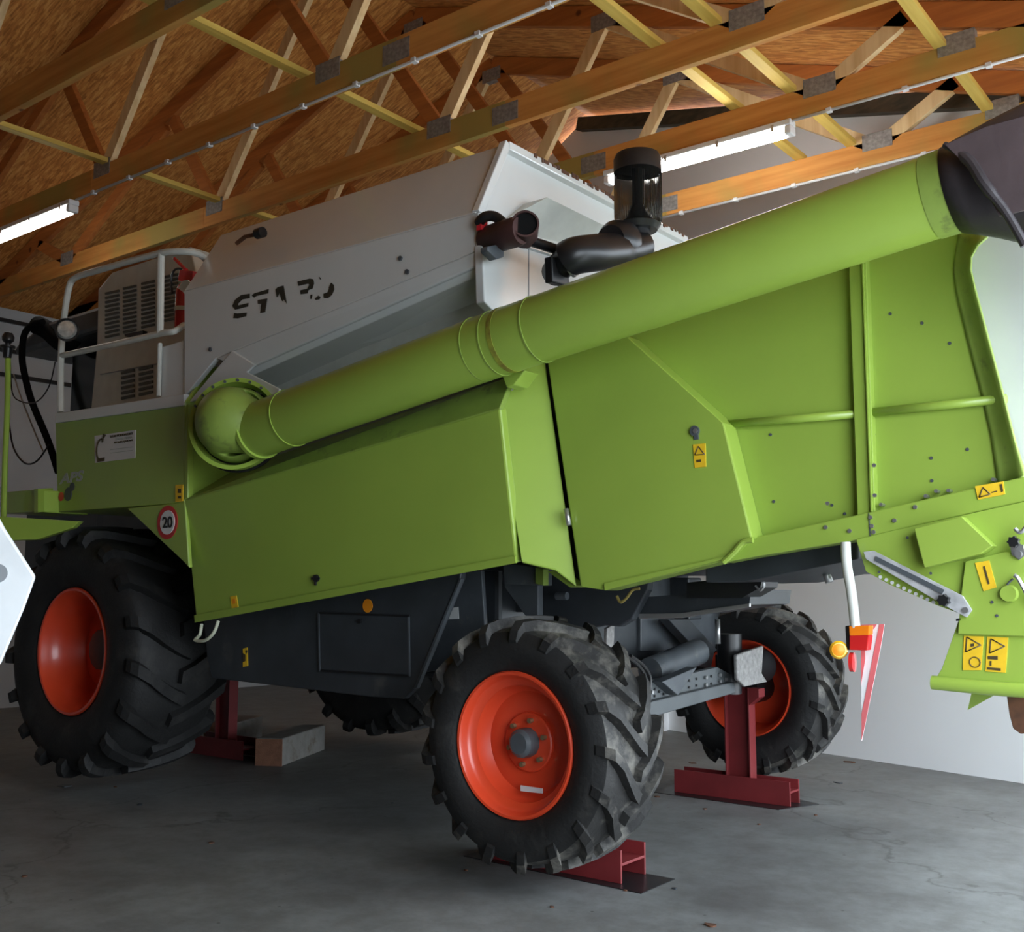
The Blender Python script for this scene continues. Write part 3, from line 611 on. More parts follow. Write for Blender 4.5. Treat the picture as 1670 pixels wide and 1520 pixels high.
B().prism(pts([(985, 952), (1195, 905), (1196, 908), (986, 963)], Y=Y2-.012), (0, .014, 0)).build('door_hem', GREEN, rd)
# ---- straw hood
YH = 4.58
hz = P(1560, 372, Y=YH).z
hood_px = [(1000, 520), (1000, 905), (1240, 905), (1420, 870), (1668, 800), (1668, 760), (1632, 650), (1583, 470), (1566, 440), (1566, 415)]
hp = [P(x, y, Y=YH) for x, y in hood_px]
hp = [V(hp[0].x, YH, hz-.25)]+hp[1:]+[V(hp[-1].x, YH, hz)]
hp[0] = V(hp[1].x, YH, hz)
hood = B().prism(hp, (0, .03, 0)).build('straw_hood_side', GREEN, H, .004)
B().bx(hp[0].x, P(1566, 400, Y=YH).x, YH, 7.7, hz-.02, hz+.02).build('straw_hood_top', GREEN, H)
B().bx(hp[0].x, -1.3, 7.65, 7.7, 1.75, hz).build('straw_hood_far_side', GREEN, H)
# curved rear lip (bends out towards the camera side)
ed = [(1612, 388), (1596, 402), (1586, 420), (1585, 440), (1592, 470), (1612, 545), (1640, 650), (1655, 710), (1672, 775)]
inn = [(1566, 372), (1562, 395), (1558, 420), (1556, 440), (1560, 475), (1578, 550), (1604, 650), (1618, 712), (1630, 795)]
g = B(); R_ = 6; grid = []
for (ex_, ey_), (ix_, iy_) in zip(ed, inn):
    row = []
    for j in range(R_+1):
        t = j/R_; row.append(g.bm.verts.new(P(ix_+(ex_-ix_)*t, iy_+(ey_-iy_)*t, Y=YH-.002-.075*t*t)))
    grid.append(row)
for i in range(len(grid)-1):
    for j in range(R_):
        f = g.bm.faces.new((grid[i][j], grid[i+1][j], grid[i+1][j+1], grid[i][j+1])); f.smooth = True
go = g.build('hood_rear_lip', GREEND, H, sharp=False); md = go.modifiers.new('t', 'SOLIDIFY'); md.thickness = .01
XW = -1.02
B().prism(pts([(1570, 380), (1760, 380), (1760, 800), (1570, 800)], Y=4.64), (0, .03, 0)).build('rear_cover', COVER, H, .01, label='white rear cover panel')
B().bx(-1.34, -1.3, 4.62, 7.65, 1.8, hz-.02).build('hood_light_stop', GREEN, H)  # added closing panel, keeps light out of the hood
# pillar and ribs
pil = B().prism(pts([(1384, 428), (1412, 420), (1427, 835), (1398, 843)], Y=YH-.045), (0, .05, 0)).build('hood_pillar', GREEN, H, .004)
B().prism(pts([(1405, 421), (1407, 421), (1422, 835), (1420, 836)], Y=YH-.06), (0, .02, 0)).build('pillar_flange', GREEN, pil)
rbx = B(); rbx.tube(pts([(1184, 692), (1400, 675)], Y=YH-.02), .019, 10); rbx.tube(pts([(1418, 673), (1642, 650)], Y=YH-.02), .019, 10); rbx.build('hood_rib', GREEN, H)
rail_ = B().prism(pts([(1230, 876), (1420, 835), (1592, 795), (1675, 776), (1675, 817), (1490, 858), (1415, 878), (1232, 908), (1180, 918)], Y=YH-.07), (0, .10, 0)).build('hood_rail', GREEN, H, .006)
B().prism(pts([(1416, 837), (1417.5, 837), (1420, 877), (1418.5, 877)], Y=YH-.073), (0, .01, 0)).build('rail_joint', DGREY, rail_)
sc_ = [(1347, 860), (1386, 866), (1420, 844), (1422, 858), (1425, 868), (1459, 849), (1493, 827), (1350, 826-5), (1426, 765-6), (1427, 808)]
for q in sc_: B().lathe(P(*q, Y=YH-.072), (0, -1, 0), [(0, 0), (0, .009), (.006, .009), (.006, 0)], 8).build('bolt', METAL, rail_)
for q in [(1510, 809), (1527, 801), (1547, 800), (1437, 823), (1620, 782)]: B().lathe(P(*q, Y=YH-.04), (0, -1, 0), [(-.03, 0), (-.03, .008), (.006, .008), (.006, 0)], 8).build('bolt', METAL, rail_)
for q in [(1452, 512), (1504, 527), (1549, 560), (1419, 621), (1411, 484), (1593, 595), (1519, 785-38), (1578, 733), (1426, 709), (1257, 709), (1262, 818), (1357, 824), (1378, 838), (1520, 784)]:
    B().lathe(P(*q, Y=YH), (0, -1, 0), [(0, 0), (0, .007), (.004, .007), (.004, 0)], 8).build('rivet', DGREY, hood)
warn([(1590, 793), (1636, 785), (1639, 806), (1595, 815)], YH-.071, tri=[(1603, 795), (1597, 811), (1615, 806)], spots=[[(1630, 790), (1634, 789), (1636, 801), (1633, 803)], [(1617, 802), (1626, 800), (1626, 802), (1617, 804)]])
# dark belly under the hood
B().prism(pts([(1150, 915), (1400, 880), (1400, 912), (1235, 945), (1215, 948), (1150, 950)], Y=4.72), (0, .9, 0)).build('sieve_box', DARK, H, .01)
# ---- chopper / spreader
YC = 4.5
tail = panel('chopper_side_plate', [(1396, 880), (1490, 858), (1680, 816), (1680, 1131), (1520, 1117), (1536, 1090), (1563, 1012), (1572, 1003), (1530, 988), (1450, 953), (1412, 932)], .03, GREEN, .004, Y=YC)
B().prism(pts([(1590, 900), (1640, 860), (1700, 840), (1700, 1100), (1600, 1100)], Y=YC+.05), (0, 2.2, 0)).build('chopper_body', GREEND, H)
B().prism(pts([(1490, 862), (1568, 842), (1619, 890), (1600, 903), (1507, 926)], Y=YC-.07), (0, .07, 0)).build('raised_cover', GREEN, tail, .004)
B().prism(pts([(1574, 916), (1640, 900), (1680, 905), (1680, 1038), (1562, 1034), (1566, 980)], Y=YC-.02), (0, .02, 0)).build('cover_plate', GREEN, tail, .003)
B().tube(pts([(1520, 1113), (1600, 1121), (1690, 1128)], Y=YC-.01), .028, 12).build('bottom_lip', GREEN, tail)
BARM = paint('scuffed_zinc', (.45, .45, .46), .6, metal=.2, var=.25, scale=18)
bar = B(); bar.prism(pts([(1408, 900), (1424, 898), (1570, 972), (1585, 995), (1576, 1007), (1555, 996), (1412, 912)], Y=YC-.035), (0, .012, 0)); ba = bar.build('adjuster_bar', BARM, tail, .002)
B().prism(pts([(1428, 907), (1540, 962), (1536, 969), (1426, 914)], Y=YC-.04), (0, .006, 0)).build('bar_slot', DGREY, ba)
for i in range(10):
    B().lathe(P(1436+i*9.6, 941+i*4.6, Y=YC-.002), (0, -1, 0), [(0, 0), (0, .0075), (.004, .0075), (.004, 0)], 10).build('index_hole', PLAST, tail)
def star(px, r, par):
    p = P(*px, Y=YC-.04); b3 = B(); poly = []
    for i in range(14): a_ = math.pi*2*i/14; rr_ = r if i % 2 else r*.74; poly.append(p+V(math.cos(a_)*rr_, 0, math.sin(a_)*rr_))
    b3.prism(poly, (0, -.03, 0)); b3.build('star_knob', BLACK, par, .002)
star((1541, 979), .026, tail); star((1655, 884), .024, tail)
B().lathe(P(1575, 995, Y=YC-.036), (0, -1, 0), [(0, 0), (0, .012), (.008, .012), (.008, 0)], 12).build('bolt', METAL, tail)
lv = B(); lv.prism(pts([(1647, 890), (1668, 888), (1672, 905), (1662, 913), (1650, 905)], Y=YC-.03), (0, .012, 0)); lv.lathe(P(1661, 904, Y=YC-.03), (0, -1, 0), [(0, 0), (0, .014), (.008, .014), (.008, 0)], 12); lv.build('knob_bracket', METAL, tail)
B().tube(smooth_path(pts([(1680, 985), (1672, 965), (1660, 943), (1654, 938)], Y=YC-.05)), .008, 8).build('lever_rod', METAL, tail)
B().tube(smooth_path(pts([(1655, 862), (1665, 868), (1680, 850)], Y=YC-.05)), .008, 8).build('lever_rod', METAL, tail)
B().tube(smooth_path(pts([(1652, 944), (1642, 955), (1642, 970), (1655, 978)], Y=YC-.03)), .004, 6).build('cable_loop', DGREY, tail)
B().lathe(P(1646, 968, Y=YC-.022), (0, -1, 0), [(0, 0), (0, .035), (.02, .03), (.02, 0)], 20).build('round_boss', GREEN, tail)
for q in ((1603, 918), (1618, 982), (1626, 1004), (1480, 877), (1434, 933), (1518, 935)): B().lathe(P(*q, Y=YC-.021), (0, -1, 0), [(0, 0), (0, .006), (.003, .006), (.003, 0)], 8).build('rivet', DGREY, tail)
warn([(1590, 918), (1613, 914), (1625, 958), (1604, 964)], YC-.02, spots=[[(1603, 924), (1606, 923), (1614, 952), (1611, 953)]])
warn([(1572, 1037), (1604, 1038), (1600, 1093), (1570, 1093)], YC, tri=[(1577, 1039), (1575, 1063), (1600, 1052)], spots=[[(1583, 1050), (1589, 1049), (1588, 1054), (1583, 1055)]])
w3 = warn([(1610, 1038), (1644, 1040), (1640, 1097), (1607, 1095)], YC, tri=[(1616, 1042), (1614, 1065), (1639, 1054)], spots=[[(1611, 1070), (1627, 1070), (1627, 1076), (1611, 1075)], [(1610, 1088), (1632, 1090), (1632, 1094), (1610, 1092)], [(1614, 1078), (1617, 1078), (1617, 1086), (1614, 1086)]])
q = P(1590, 1080, Y=YC-.006); B().tube([q+V(math.cos(a_)*.02, 0, math.sin(a_)*.02) for a_ in [i*math.pi/9 for i in range(18)]], .002, 6, closed=True).build('wheel_symbol', DKDEC, tail)
B().prism(pts([(1585, 1128), (1628, 1130), (1578, 1158)], Y=YC+.1), (0, .01, 0)).build('guide_fin', GREEND, H)
B().prism(pts([(1641, 1130), (1680, 1130), (1680, 1196), (1664, 1197), (1652, 1188), (1646, 1165)], Y=YC+.08), (0, .012, 0)).build('chopper_blade', RUST, H, .003)
B().prism(pts([(1559, 1009), (1567, 1008), (1567, 1012), (1559, 1013)], Y=YC-.02), (0, .02, 0)).build('rubber_stop', BLACK, tail)
# ---- rear lights and striped board
YLt = 4.42
lb = B().tube(smooth_path(pts([(1379, 884), (1381, 920), (1389, 970), (1395, 1024)], Y=YLt)), .021, 12).build('light_bracket', WHITED, H)
B().prism(pts([(1378, 1021), (1386, 1020), (1386, 1060), (1380, 1060)], Y=YLt-.01), (0, .05, 0)).build('lamp_housing', BLACK, lb, .003)
B().prism(pts([(1384, 1021), (1418, 1020), (1417, 1036), (1385, 1037)], Y=YLt-.02), (0, .05, 0)).build('indicator_lens', AMB, lb, .004)
B().prism(pts([(1385, 1037), (1417, 1036), (1414, 1061), (1385, 1060)], Y=YLt-.02), (0, .05, 0)).build('tail_light_lens', REDP, lb, .004)
bd = B().prism(pts([(1404, 1019), (1442, 1018), (1437, 1050), (1405, 1208)], Y=YLt+.05), (0, .006, 0)).build('striped_board', paint('board_white', (.82, .80, .80), .4, var=.02), lb)
for s_ in ([(1404, 1019), (1410, 1019), (1411, 1075), (1404, 1118)], [(1434, 1018), (1442, 1018), (1437, 1050), (1411, 1180), (1405, 1208), (1405, 1165)], [(1404, 1019), (1430, 1018), (1425, 1026), (1404, 1026)]):
    B().prism(pts(s_, Y=YLt+.048), (0, .003, 0)).build('red_stripe', paint('stripe_pink', (.70, .16, .17), .4), bd)
rf = B().lathe(P(1368, 1060, Y=YLt-.02), V(.5, -.8, 0), [(-.02, 0), (-.02, .03), (0, .038), (.012, .03), (.016, 0)], 24).build('round_reflector', AMB2, lb)
B().lathe(P(1368, 1060, Y=YLt-.03), V(.5, -.8, 0), [(.0, .03), (.01, .012), (.012, 0)], 16).build('reflector_centre', ORG, rf)
B().lathe(P(1391, 1080, Y=YLt), V(1, .12, 0), [(-.01, 0), (-.01, .04), (.006, .04), (.008, 0)], 24).build('red_reflector', REDP, lb)
B().tube(pts([(1343, 925), (1353, 950)], Y=5.2), .02, 10).build('drain_pipe', METAL, H)
B().prism(pts([(1325, 926), (1360, 918), (1350, 930), (1327, 931)], Y=5.2), (0, .1, 0)).build('drain_bracket', DGREY, H)

# ---- lower bodywork
YS = 4.55
sh = panel('side_shield', [(330, 990), (345, 940), (760, 880), (750, 945), (676, 1122), (658, 1140), (600, 1136), (345, 1106), (337, 1070)], .05, DARK, .01, Y=YS)
panel('shield_rear_flange', [(748, 946), (752, 944), (679, 1122), (674, 1124)], .03, DGREY, .001, Y=YS-.01)
hd = B().prism(pts([(521, 1001), (665, 1006), (667, 1101), (522, 1092)], Y=YS-.012), (0, .014, 0)).build('hatch', DARK, sh, .003)
fr = B()
for s_ in ([(519, 998), (667, 1003), (667, 1006), (519, 1001)], [(519, 1092), (668, 1101), (668, 1104), (519, 1095)]): fr.prism(pts(s_, Y=YS-.014), (0, .01, 0))
fr.build('hatch_gap', BLACK, sh)
[B().prism(pts(s_, Y=YS-.015), (0, .01, 0)).build('hatch_hinge_strip', DGREY, sh) for s_ in ([(518, 999), (520.5, 999), (522, 1095), (520, 1095)], [(664, 1006), (666.5, 1006), (668, 1103), (665.5, 1103)])]
disc('hatch_latch', (588, 1013), .014, YS-.012, BLACK, hd, .012)
disc('orange_sticker', (600, 988), .04, YS, ORG, sh, label='round orange sticker'); 
warn([(396, 1058), (403, 1056), (404, 1086), (396, 1088)], YS, spots=[[(396, 1065), (400, 1068), (400, 1078), (396, 1080)], [(400, 1061), (403, 1060), (403, 1064), (401, 1066)]])
rp = panel('inner_plate', [(740, 930), (785, 930), (792, 1046), (763, 1068), (735, 1090), (680, 1098), (680, 1030)], .03, DGREY, .005, Y=4.75)
decal('white_sticker', [(729, 992), (747, 990), (748, 1009), (730, 1010)], 4.75, WDEC, .004, parent=rp)
B().bx(-5.6, -3.9, 4.9, 7.2, .98, 1.65).build('lower_body', DARK, H, .03)
# chassis frame above the steering axle
panel('chassis_plate', [(880, 905), (1060, 930), (1056, 962), (1030, 1010), (1010, 1022), (985, 1020), (958, 1025), (900, 1020), (876, 1020)], .06, DARK, .008, Y=5.0)
panel('chassis_gusset', [(819, 925), (877, 925), (877, 1022), (868, 1020), (823, 958)], .05, DGREY, .005, Y=4.82)
panel('chassis_bracket', [(820, 918), (880, 925), (880, 955), (822, 952)], .12, DGREY, .005, Y=4.75)
panel('green_rib', [(873, 925), (886, 928), (886, 955), (873, 952)], .05, GREEND, .003, Y=4.72)
B().cyl(P(908, 972, Y=4.9), P(925, 972, Y=4.9), .022, 14).build('pivot_pin', DGREY, H)
B().bx(-4.6, -3.2, 5.06, 5.2, 1.38, 1.62).build('frame_beam', DARK, H, .01)
B().bx(-4.6, -3.75, 6.9, 7.1, 1.3, 1.6).build('frame_beam', DARK, H, .01)
# straw walker pan edge
pn = B(); pn.prism(pts([(1040, 1001), (1110, 1000), (1222, 984), (1222, 990), (1110, 1008), (1042, 1009)], Y=5.05), (0, .02, 0)); pn.build('pan_edge', METAL, H, .002)
pa = B(); pa.prism(pts([(1030, 975), (1225, 962), (1222, 986), (1110, 1002), (1044, 1002)], Y=5.08), (0, .5, .0)); pa.build('pan', DARK, H)
B().prism(pts([(1120, 950), (1245, 938), (1240, 958), (1210, 975), (1120, 975)], Y=5.0), (0, .2, 0)).build('pan_hanger', BLACK, H)
B().tube(smooth_path(pts([(1006, 972), (1012, 982), (1022, 975), (1032, 962), (1043, 960)], Y=4.8)), .008, 8).build('spring_hook', paint('brass_zinc', (.5, .38, .12), .35, metal=.6), H)
B().tube(smooth_path(pts([(1232, 955), (1240, 963), (1246, 955), (1244, 942)], Y=5.0)), .006, 6).build('small_hook', METAL, H)
# steering axle
XA = -3.42
ax = B(); ax.prism(pts([(1048, 1148), (1198, 1112), (1200, 1130), (1060, 1171), (1048, 1168)], X=XA), (-.16, 0, 0)); axo = ax.build('axle_beam', AXLE, H, .008)
B().prism(pts([(1058, 1110), (1120, 1100), (1170, 1088), (1192, 1100), (1192, 1118), (1056, 1152)], X=XA-.05), (-.05, 0, 0)).build('axle_bracket_plate', AXLE, H, .004)
hb = B()
for i, (x, y) in enumerate([(1068, 1124), (1081, 1122), (1068, 1135), (1082, 1132), (1124, 1121), (1136, 1118), (1124, 1110), (1136, 1107), (1160, 1103), (1160, 1115), (1075, 1128)]): hb.lathe(P(x, y, X=XA-.045), (1, 0, 0), [(0, 0), (0, .009), (.004, .009), (.004, 0)], 8)
hb.build('bolt_holes', BLACK, H)
for (x, y) in [(1150, 1105), (1150, 1117), (1173, 1101), (1173, 1111), (1183, 1108), (1062, 1129)]: B().lathe(P(x, y, X=XA-.045), (1, 0, 0), [(0, 0), (0, .013), (.014, .013), (.014, 0)], 6).build('bolt', METAL, axo)
gs = B(); gs.prism(pts([(1080, 1112), (1137, 1088), (1106, 1134)], X=XA+.03), (-.08, 0, 0)); gs.build('axle_gusset', DGREY, H, .004)
B().tube([P(1060, 1095, X=XA-.2), P(1138, 1063, X=XA-.2)], .09, 20).build('steering_cylinder', DGREY, H)
panel('axle_support', [(1045, 1000), (1180, 990), (1160, 1090), (1136, 1085), (1105, 1060), (1045, 1062)], -.06, DGREY, .006, X=XA-.45)
B().prism(pts([(1090, 1010), (1125, 1010), (1170, 1060), (1150, 1075)], X=XA-.3), (-.08, 0, 0)).build('diagonal_brace', DARK, H, .004)
B().cyl(P(1170, 1010, X=XA), P(1171, 1050, X=XA), .018, 10).build('brace_rod', METAL, H)
kn = B(); q = P(1190, 1080, X=XA-.1); kn.lathe(q, (0, 0, 1), [(-.22, 0), (-.22, .08), (.2, .09), (.2, 0)], 18); kn.box(q+V(0, .12, -.05), (.22, .25, .2)); kn.lathe(q+V(0, .1, -.05), (0, 1, 0), [(0, 0), (0, .13), (.4, .13), (.4, 0)], 20); kn.build('steering_knuckle', BLACK, H)
B().prism(pts([(1202, 1068), (1246, 1053), (1243, 1098), (1252, 1112), (1215, 1120), (1203, 1108)], X=XA+.08), (-.03, 0, 0)).build('knuckle_cover', GALV, H, .01)
kn2 = B(); kn2.bx(-3.55, -3.2, 4.72, 5.1, .6, .95); kn2.build('steering_knuckle', DGREY, H, .02)
for dx in (0, 8): B().tube(smooth_path(pts([(1020+dx, 1070), (1040+dx, 1085), (1052+dx, 1105), (1050+dx, 1135), (1042+dx, 1150)], X=XA+.1)), .012, 8).build('brake_hose', BLACK, H)
B().prism(pts([(990, 1025), (1002, 1018), (1000, 1085), (988, 1080)], X=-3.35), (-.02, 0, 0)).build('tie_bracket', GALV, H)
B().bx(-9.9, -8.62, 5.2, 7.1, 1.3, 2.38).build('dark_front_block', DARK, H, .03)  # added dark block, darkens the underside and hides the wall behind
B().bx(-7.6, -7.3, 4.9, 7.4, .92, 1.22).build('drive_axle', BLACK, H, .03)

# ---- wheels
def tyre(cx, cz, y_out, s, R, w, rim, nl, parent, lw, lh=.05, mat=None):
    """s=+1: outer side faces -y"""
    h = R-lh-rim
    pr = [(.09*w, rim), (.03*w, rim+.12*h), (-.015*w, rim+.4*h), (-.01*w, rim+.62*h), (.05*w, rim+.88*h), (.12*w, R-lh-.01), (.3*w, R-lh+.002), (.5*w, R-lh+.005)]
    pr = pr+[(w-t, r) for t, r in pr[-2::-1]]
    b = B(); b.lathe((cx, y_out, cz), (0, s, 0), pr+[(w*.75, rim*.96), (w*.25, rim*.96)], 72, closed=True)
    def surf(t, r, th): return V(cx+math.cos(th)*r, y_out+s*t, cz+math.sin(th)*r)
    for side in (0, 1):
        for i in range(nl):
            th0 = 2*math.pi*(i+.5*side)/nl
            segs = [(.54, R, 0), (.42, R, .05), (.28, R-.002, .13), (.14, R-.008, .23), (.03, R-.025, .29), (-.012, R-.07, .31), (-.018, R-.12, .32)]
            base = [(.54, R-lh-.02), (.42, R-lh-.02), (.28, R-lh-.02), (.14, R-lh-.03), (.10, R-lh-.06), (.06, R-lh-.09), (.03, R-lh-.12)]
            rings = []
            for (t, r, dt), (tb_, rb_) in zip(segs, base):
                tt = t*w if side == 0 else (1-t)*w; tb2 = tb_*w if side == 0 else (1-tb_)*w
                a0 = th0+dt*1.05*(.63/R)*1.25; hw = lw/2/R; hb_ = hw*1.35
                rings.append([b.bm.verts.new(surf(tb2, rb_, a0-hb_)), b.bm.verts.new(surf(tt, r, a0-hw)), b.bm.verts.new(surf(tt, r, a0+hw)), b.bm.verts.new(surf(tb2, rb_, a0+hb_))])
            for q1_, q2_ in zip(rings, rings[1:]):
                for k_ in range(4): b.bm.faces.new((q1_[k_], q1_[(k_+1) % 4], q2_[(k_+1) % 4], q2_[k_]))
            b.bm.faces.new(rings[0][::-1]); b.bm.faces.new(rings[-1])
    o = b.build('tyre', mat or RUB, parent, sharp=True); o.data.materials.append(RUBD)
    for f in o.data.polygons:
        c_ = sum((o.data.vertices[i].co for i in f.vertices), V(0, 0, 0))/len(f.vertices)
        if math.hypot(c_.x, c_.z-R) < R*.86: f.material_index = 1
    return o
def rimm(cx, cz, y_out, s, rim, w, dish, parent, bolts=8, plate=True, hubr=.075, deep=False):
    f = .06*w
    pr = [(dish, 0), (dish, rim*.50), (dish-.01, rim*.56), (dish-.005, rim*.72), (dish*.75, rim*.80), (dish*.55, rim*.82), (f+.05, rim*.90), (f+.03, rim*.935), (f+.005, rim*.95), (f-.01, rim*.975), (f-.012, rim*1.01), (f+.0, rim*1.03), (f+.012, rim*1.02), (f+.03, rim*.99), (w*.3, rim*.93), (w*.7, rim*.93), (w-f-.03, rim*.99), (w-f-.01, rim*1.03), (w-f+.01, rim*1.0), (w-f-.01, rim*.95), (w-f-.06, rim*.90), (w*.7, rim*.88), (dish+.04, rim*.80), (dish+.02, rim*.5), (dish+.02, 0)]
    r = B().lathe((cx, y_out, cz), (0, s, 0), pr, 64).build('wheel_rim', RED, parent)
    if plate:
        B().lathe((cx, y_out+s*(dish-.02), cz), (0, s, 0), [(0, 0), (0, rim*.40), (.006, rim*.42), (.03, rim*.43)], 40).build('hub_plate', RED, r)
        B().lathe((cx, y_out+s*(dish-.10), cz), (0, s, 0), [(0, 0), (0, hubr*.7), (.015, hubr*.95), (.09, hubr), (.09, 0)], 12).build('hub_cap', DGREY, r)
        for i in range(bolts):
            a_ = 2*math.pi*i/bolts+.3
            B().lathe((cx+math.cos(a_)*rim*.32, y_out+s*(dish-.045), cz+math.sin(a_)*rim*.32), (0, s, 0), [(0, 0), (0, .013), (.03, .013)], 6).build('wheel_bolt', paint('zinc_nut', (.35, .28, .16), .4, metal=.7) if i == 0 else bpy.data.materials['zinc_nut'], r)
    return r
RX_, RZ_ = -3.33, .745
tyre(RX_, RZ_, 4.27, 1, .635, .48, .352, 17, H, .055)
rr_ = rimm(RX_, RZ_, 4.27, 1, .352, .48, .17, H, 6)
tg = B().prism(pts([(849, 1281), (884, 1286), (884, 1294), (849, 1290)], Y=4.39), (0, .006, 0)).build('rim_label', PLAST, rr_)
tyre(-3.66, .775, 8.05, -1, .655, .48, .352, 17, H, .055)
rimm(-3.66, .775, 8.05, -1, .352, .48, .14, H, plate=False)
B().lathe((-3.66, 7.55, .775), (0, 1, 0), [(0, 0), (0, .12), (.3, .12), (.3, 0)], 24).build('far_hub', BLACK, H)
FX, FZ = -7.47, 1.065
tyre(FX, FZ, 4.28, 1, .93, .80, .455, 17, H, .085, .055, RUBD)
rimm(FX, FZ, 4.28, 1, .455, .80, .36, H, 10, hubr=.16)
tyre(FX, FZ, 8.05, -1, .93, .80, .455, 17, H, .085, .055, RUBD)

# ================================================================== loose things
# fire extinguisher on the platform
q = P(297, 535, Y=4.5); r_ = .055; zt = P(297, 463, Y=4.5).z
fx = empty('fire_extinguisher', q, 'red fire extinguisher strapped at the platform beside the grain tank', 'fire extinguisher')
B().lathe(V(q.x, q.y, 0), (0, 0, 1), [(q.z, 0), (q.z, r_), (zt-.06, r_), (zt-.01, r_*.6), (zt, .02), (zt+.02, .02), (zt+.02, 0)], 24).build('cylinder', XRED, fx)
B().lathe(V(q.x, q.y, 0), (0, 0, 1), [(q.z+.12, r_+.001), (q.z+.12, r_+.006), (q.z+.15, r_+.006), (q.z+.15, r_+.001)], 24).build('strap', WHITED, fx)
B().prism(pts([(290, 470), (297, 458), (306, 456), (312, 462), (311, 470), (302, 482), (298, 476)], Y=4.41), (0, .012, 0)).build('bracket', WHITED, fx, .003)
hd_ = B(); hd_.tube([V(q.x, q.y, zt+.02), P(303, 440, Y=4.46)], .022, 10); hd_.beam(P(303, 440, Y=4.46), P(284, 421, Y=4.46), .02, .02); hd_.beam(P(296, 450, Y=4.46), P(318, 452, Y=4.46), .05, .08); hd_.build('handle', XRED, fx, .004)
B().tube(smooth_path(pts([(302, 441), (290, 438), (282, 444), (279, 460), (281, 478)], Y=4.47)), .008, 8).build('hose', BLACK, fx)
# red stands (H section steel)
def stand(x0, x1, y0, y1, xp, ht, label, top=True):
    r = empty('jack_stand', ((x0+x1)/2, (y0+y1)/2, 0.004), label, 'jack stand', 'red steel stands under the harvester')
    b = B(); b.bx(x0, x1, y0, y0+.014, .004, .17); b.bx(x0, x1, y1-.014, y1, .004, .17); b.bx(x0, x1, y0+.014, y1-.014, .09, .104); b.build('base_beam', STRED, r, .002)
    ym = (y0+y1)/2; b = B(); b.bx(xp-.10, xp-.088, ym-.05, ym+.05, .104, ht); b.bx(xp+.088, xp+.10, ym-.05, ym+.05, .104, ht); b.bx(xp-.088, xp+.088, ym-.006, ym+.006, .104, ht); b.build('post', STRED, r, .002)
    if top: B().prism([V(xp+.102, ym-.05, ht), V(xp+.18, ym-.05, ht), V(xp+.18, ym-.05, ht-.06), V(xp+.102, ym-.05, ht-.12)], (0, .1, 0)).build('cradle', STRED, r, .002)
    return r
stand(-4.12, -3.20, 7.30, 7.47, -3.61, .80, 'red steel stand in front of the far rear wheel')
stand(-4.0, -3.07, 4.87, 5.12, -3.5, .60, 'red steel stand base sticking out behind the near rear wheel', False)
stand(-8.75, -7.9, 6.25, 6.5, -8.3, .95, 'dark red stand in shadow behind the front wheel', False)
B().prism([V(-4.3, 7.2, 0), V(-3.22, 7.16, 0), V(-3.08, 7.52, 0), V(-3.3, 7.62, 0), V(-4.25, 7.6, 0)], (0, 0, .004)).build('floor_mat', BLACK, label='black rubber mat under the far red stand', cat='mat', group='rubber mats under the stands')
B().prism([V(-4.1, 4.83, 0), V(-2.9, 4.79, 0), V(-2.9, 5.13, 0), V(-4.1, 5.15, 0)], (0, 0, .004)).build('floor_mat', BLACK, label='black rubber mat under the near stand base', cat='mat', group='rubber mats under the stands')
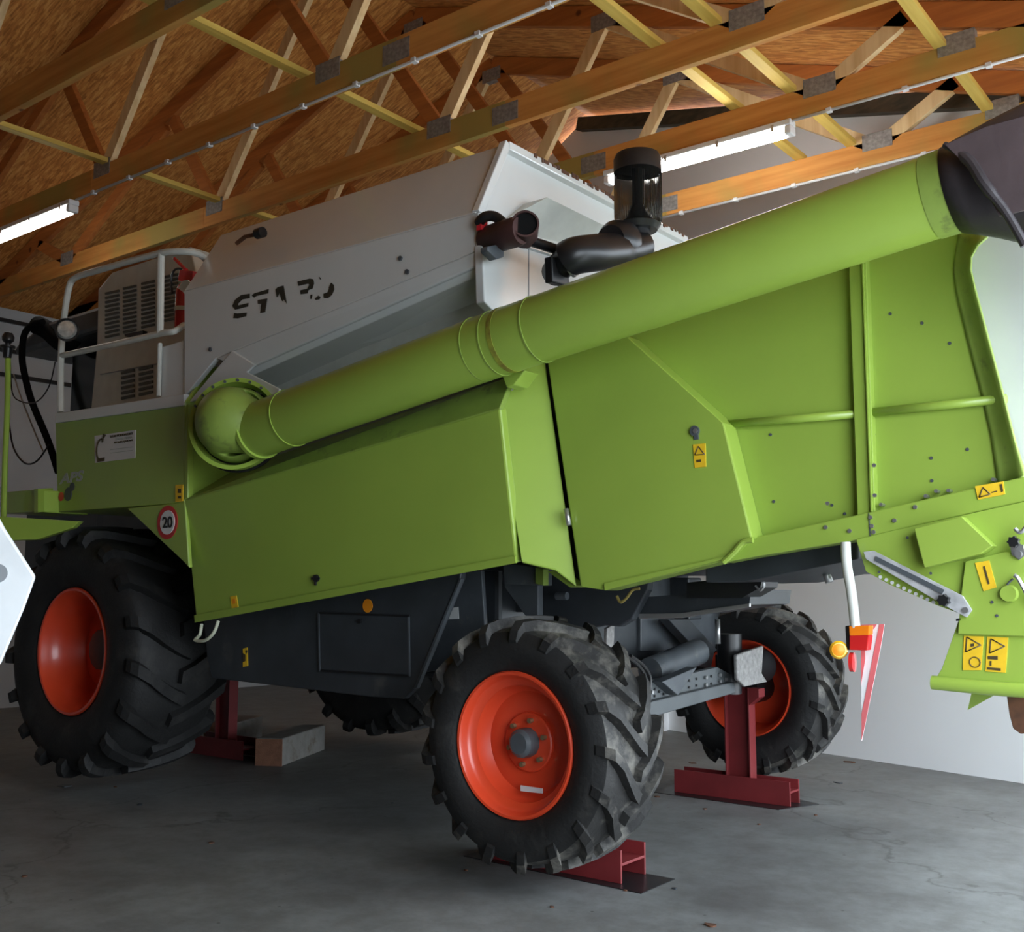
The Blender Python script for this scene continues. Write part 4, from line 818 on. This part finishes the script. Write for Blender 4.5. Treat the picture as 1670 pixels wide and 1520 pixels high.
# stone / brick blocks
def block(p0, d, L, wdt, h, label, second=None):
    d = Vector(d).normalized(); s = V(d.y, -d.x, 0)
    if s.x > 0: s = -s
    r = empty('masonry_block', p0, label, 'block', 'masonry blocks on the floor')
    B().prism([p0, p0+d*L, p0+d*L+s*wdt, p0+s*wdt], (0, 0, h)).build('block_body', BRICK, r, .012)
    B().prism([p0-d*.006, p0-d*.006+s*wdt, p0+s*wdt, p0], (0, 0, h-.005)).build('block_end', BROWN, r, .002, label='bare brown end')
    return r
block(V(-7.39, 6.28, 0), (-.46, .93, 0), 1.0, .25, .235, 'whitewashed block lying in the shadow left of the near rear wheel')
block(V(-8.75, 6.85, 0), (-.46, .93, 0), .6, .35, .22, 'brown block in deep shadow beside the dark red stand')
# white panel of another machine at the left edge
m2 = empty('parked_machine', (-2.9, 1.6, 0), 'bright white machine cover cut off by the left edge', 'machine cover')
B().prism([PL(x, y, P(58, 940, Y=2.1), V(.85, -.53, 0)) for x, y in ((-90, 730), (-8, 833), (8, 862), (58, 940), (40, 990), (0, 1085), (-90, 1120))], V(-.85, .53, 0)*.03).build('cover', paint('bright_white', (.85, .88, .9), .3), m2, .01)
B().lathe(PL(-4, 935, P(58, 940, Y=2.1), V(.85, -.53, 0)), V(.85, -.53, 0), [(0, 0), (0, .035), (.006, .035), (.006, 0)], 24).build('round_cap', GREY, m2)
# white lid on the floor at the bottom edge
B().lathe(V(*P(48, 1535, Z=0)[:2], 0), (0, 0, 1), [(0, 0), (0, .05), (.012, .052), (.022, .035), (.026, 0)], 24).build('plastic_lid', PLAST, label='small white round lid on the floor at the bottom left', cat='lid')
# crumbs of dirt on the floor
random.seed(11)
spots = [(105, 1282, .06), (1240, 1225, .03), (1385, 1243, .04), (1366, 1277, .03), (1160, 1510, .03), (345, 1375, .02), (228, 1313, .02), (188, 1284, .015), (1020, 1453, .01), (1302, 1310, .02), (1072, 1300, .02), (1330, 1330, .012), (1200, 1302, .015), (1150, 1320, .015), (760, 1420, .01), (1100, 1450, .012), (40, 1430, .015), (1238, 1345, .01), (640, 1310, .008), (900, 1480, .01), (1130, 1245, .03), (1165, 1228, .02)]
db = None
for i, (x, y, r_) in enumerate(spots):
    p = P(x, y, Z=0); b = B(); n_ = 9
    b.prism([V(p.x+math.cos(a_)*r_*random.uniform(.7, 1.4), p.y+math.sin(a_)*r_*random.uniform(.5, 1.0), .0005) for a_ in [2*math.pi*j/n_ for j in range(n_)]], (0, 0, .006))
    b.build('dirt_crumb', RUST if i % 3 else DARK, label='small dark crumb of dirt lying on the concrete floor', cat='dirt', group='dark crumbs scattered over the floor')
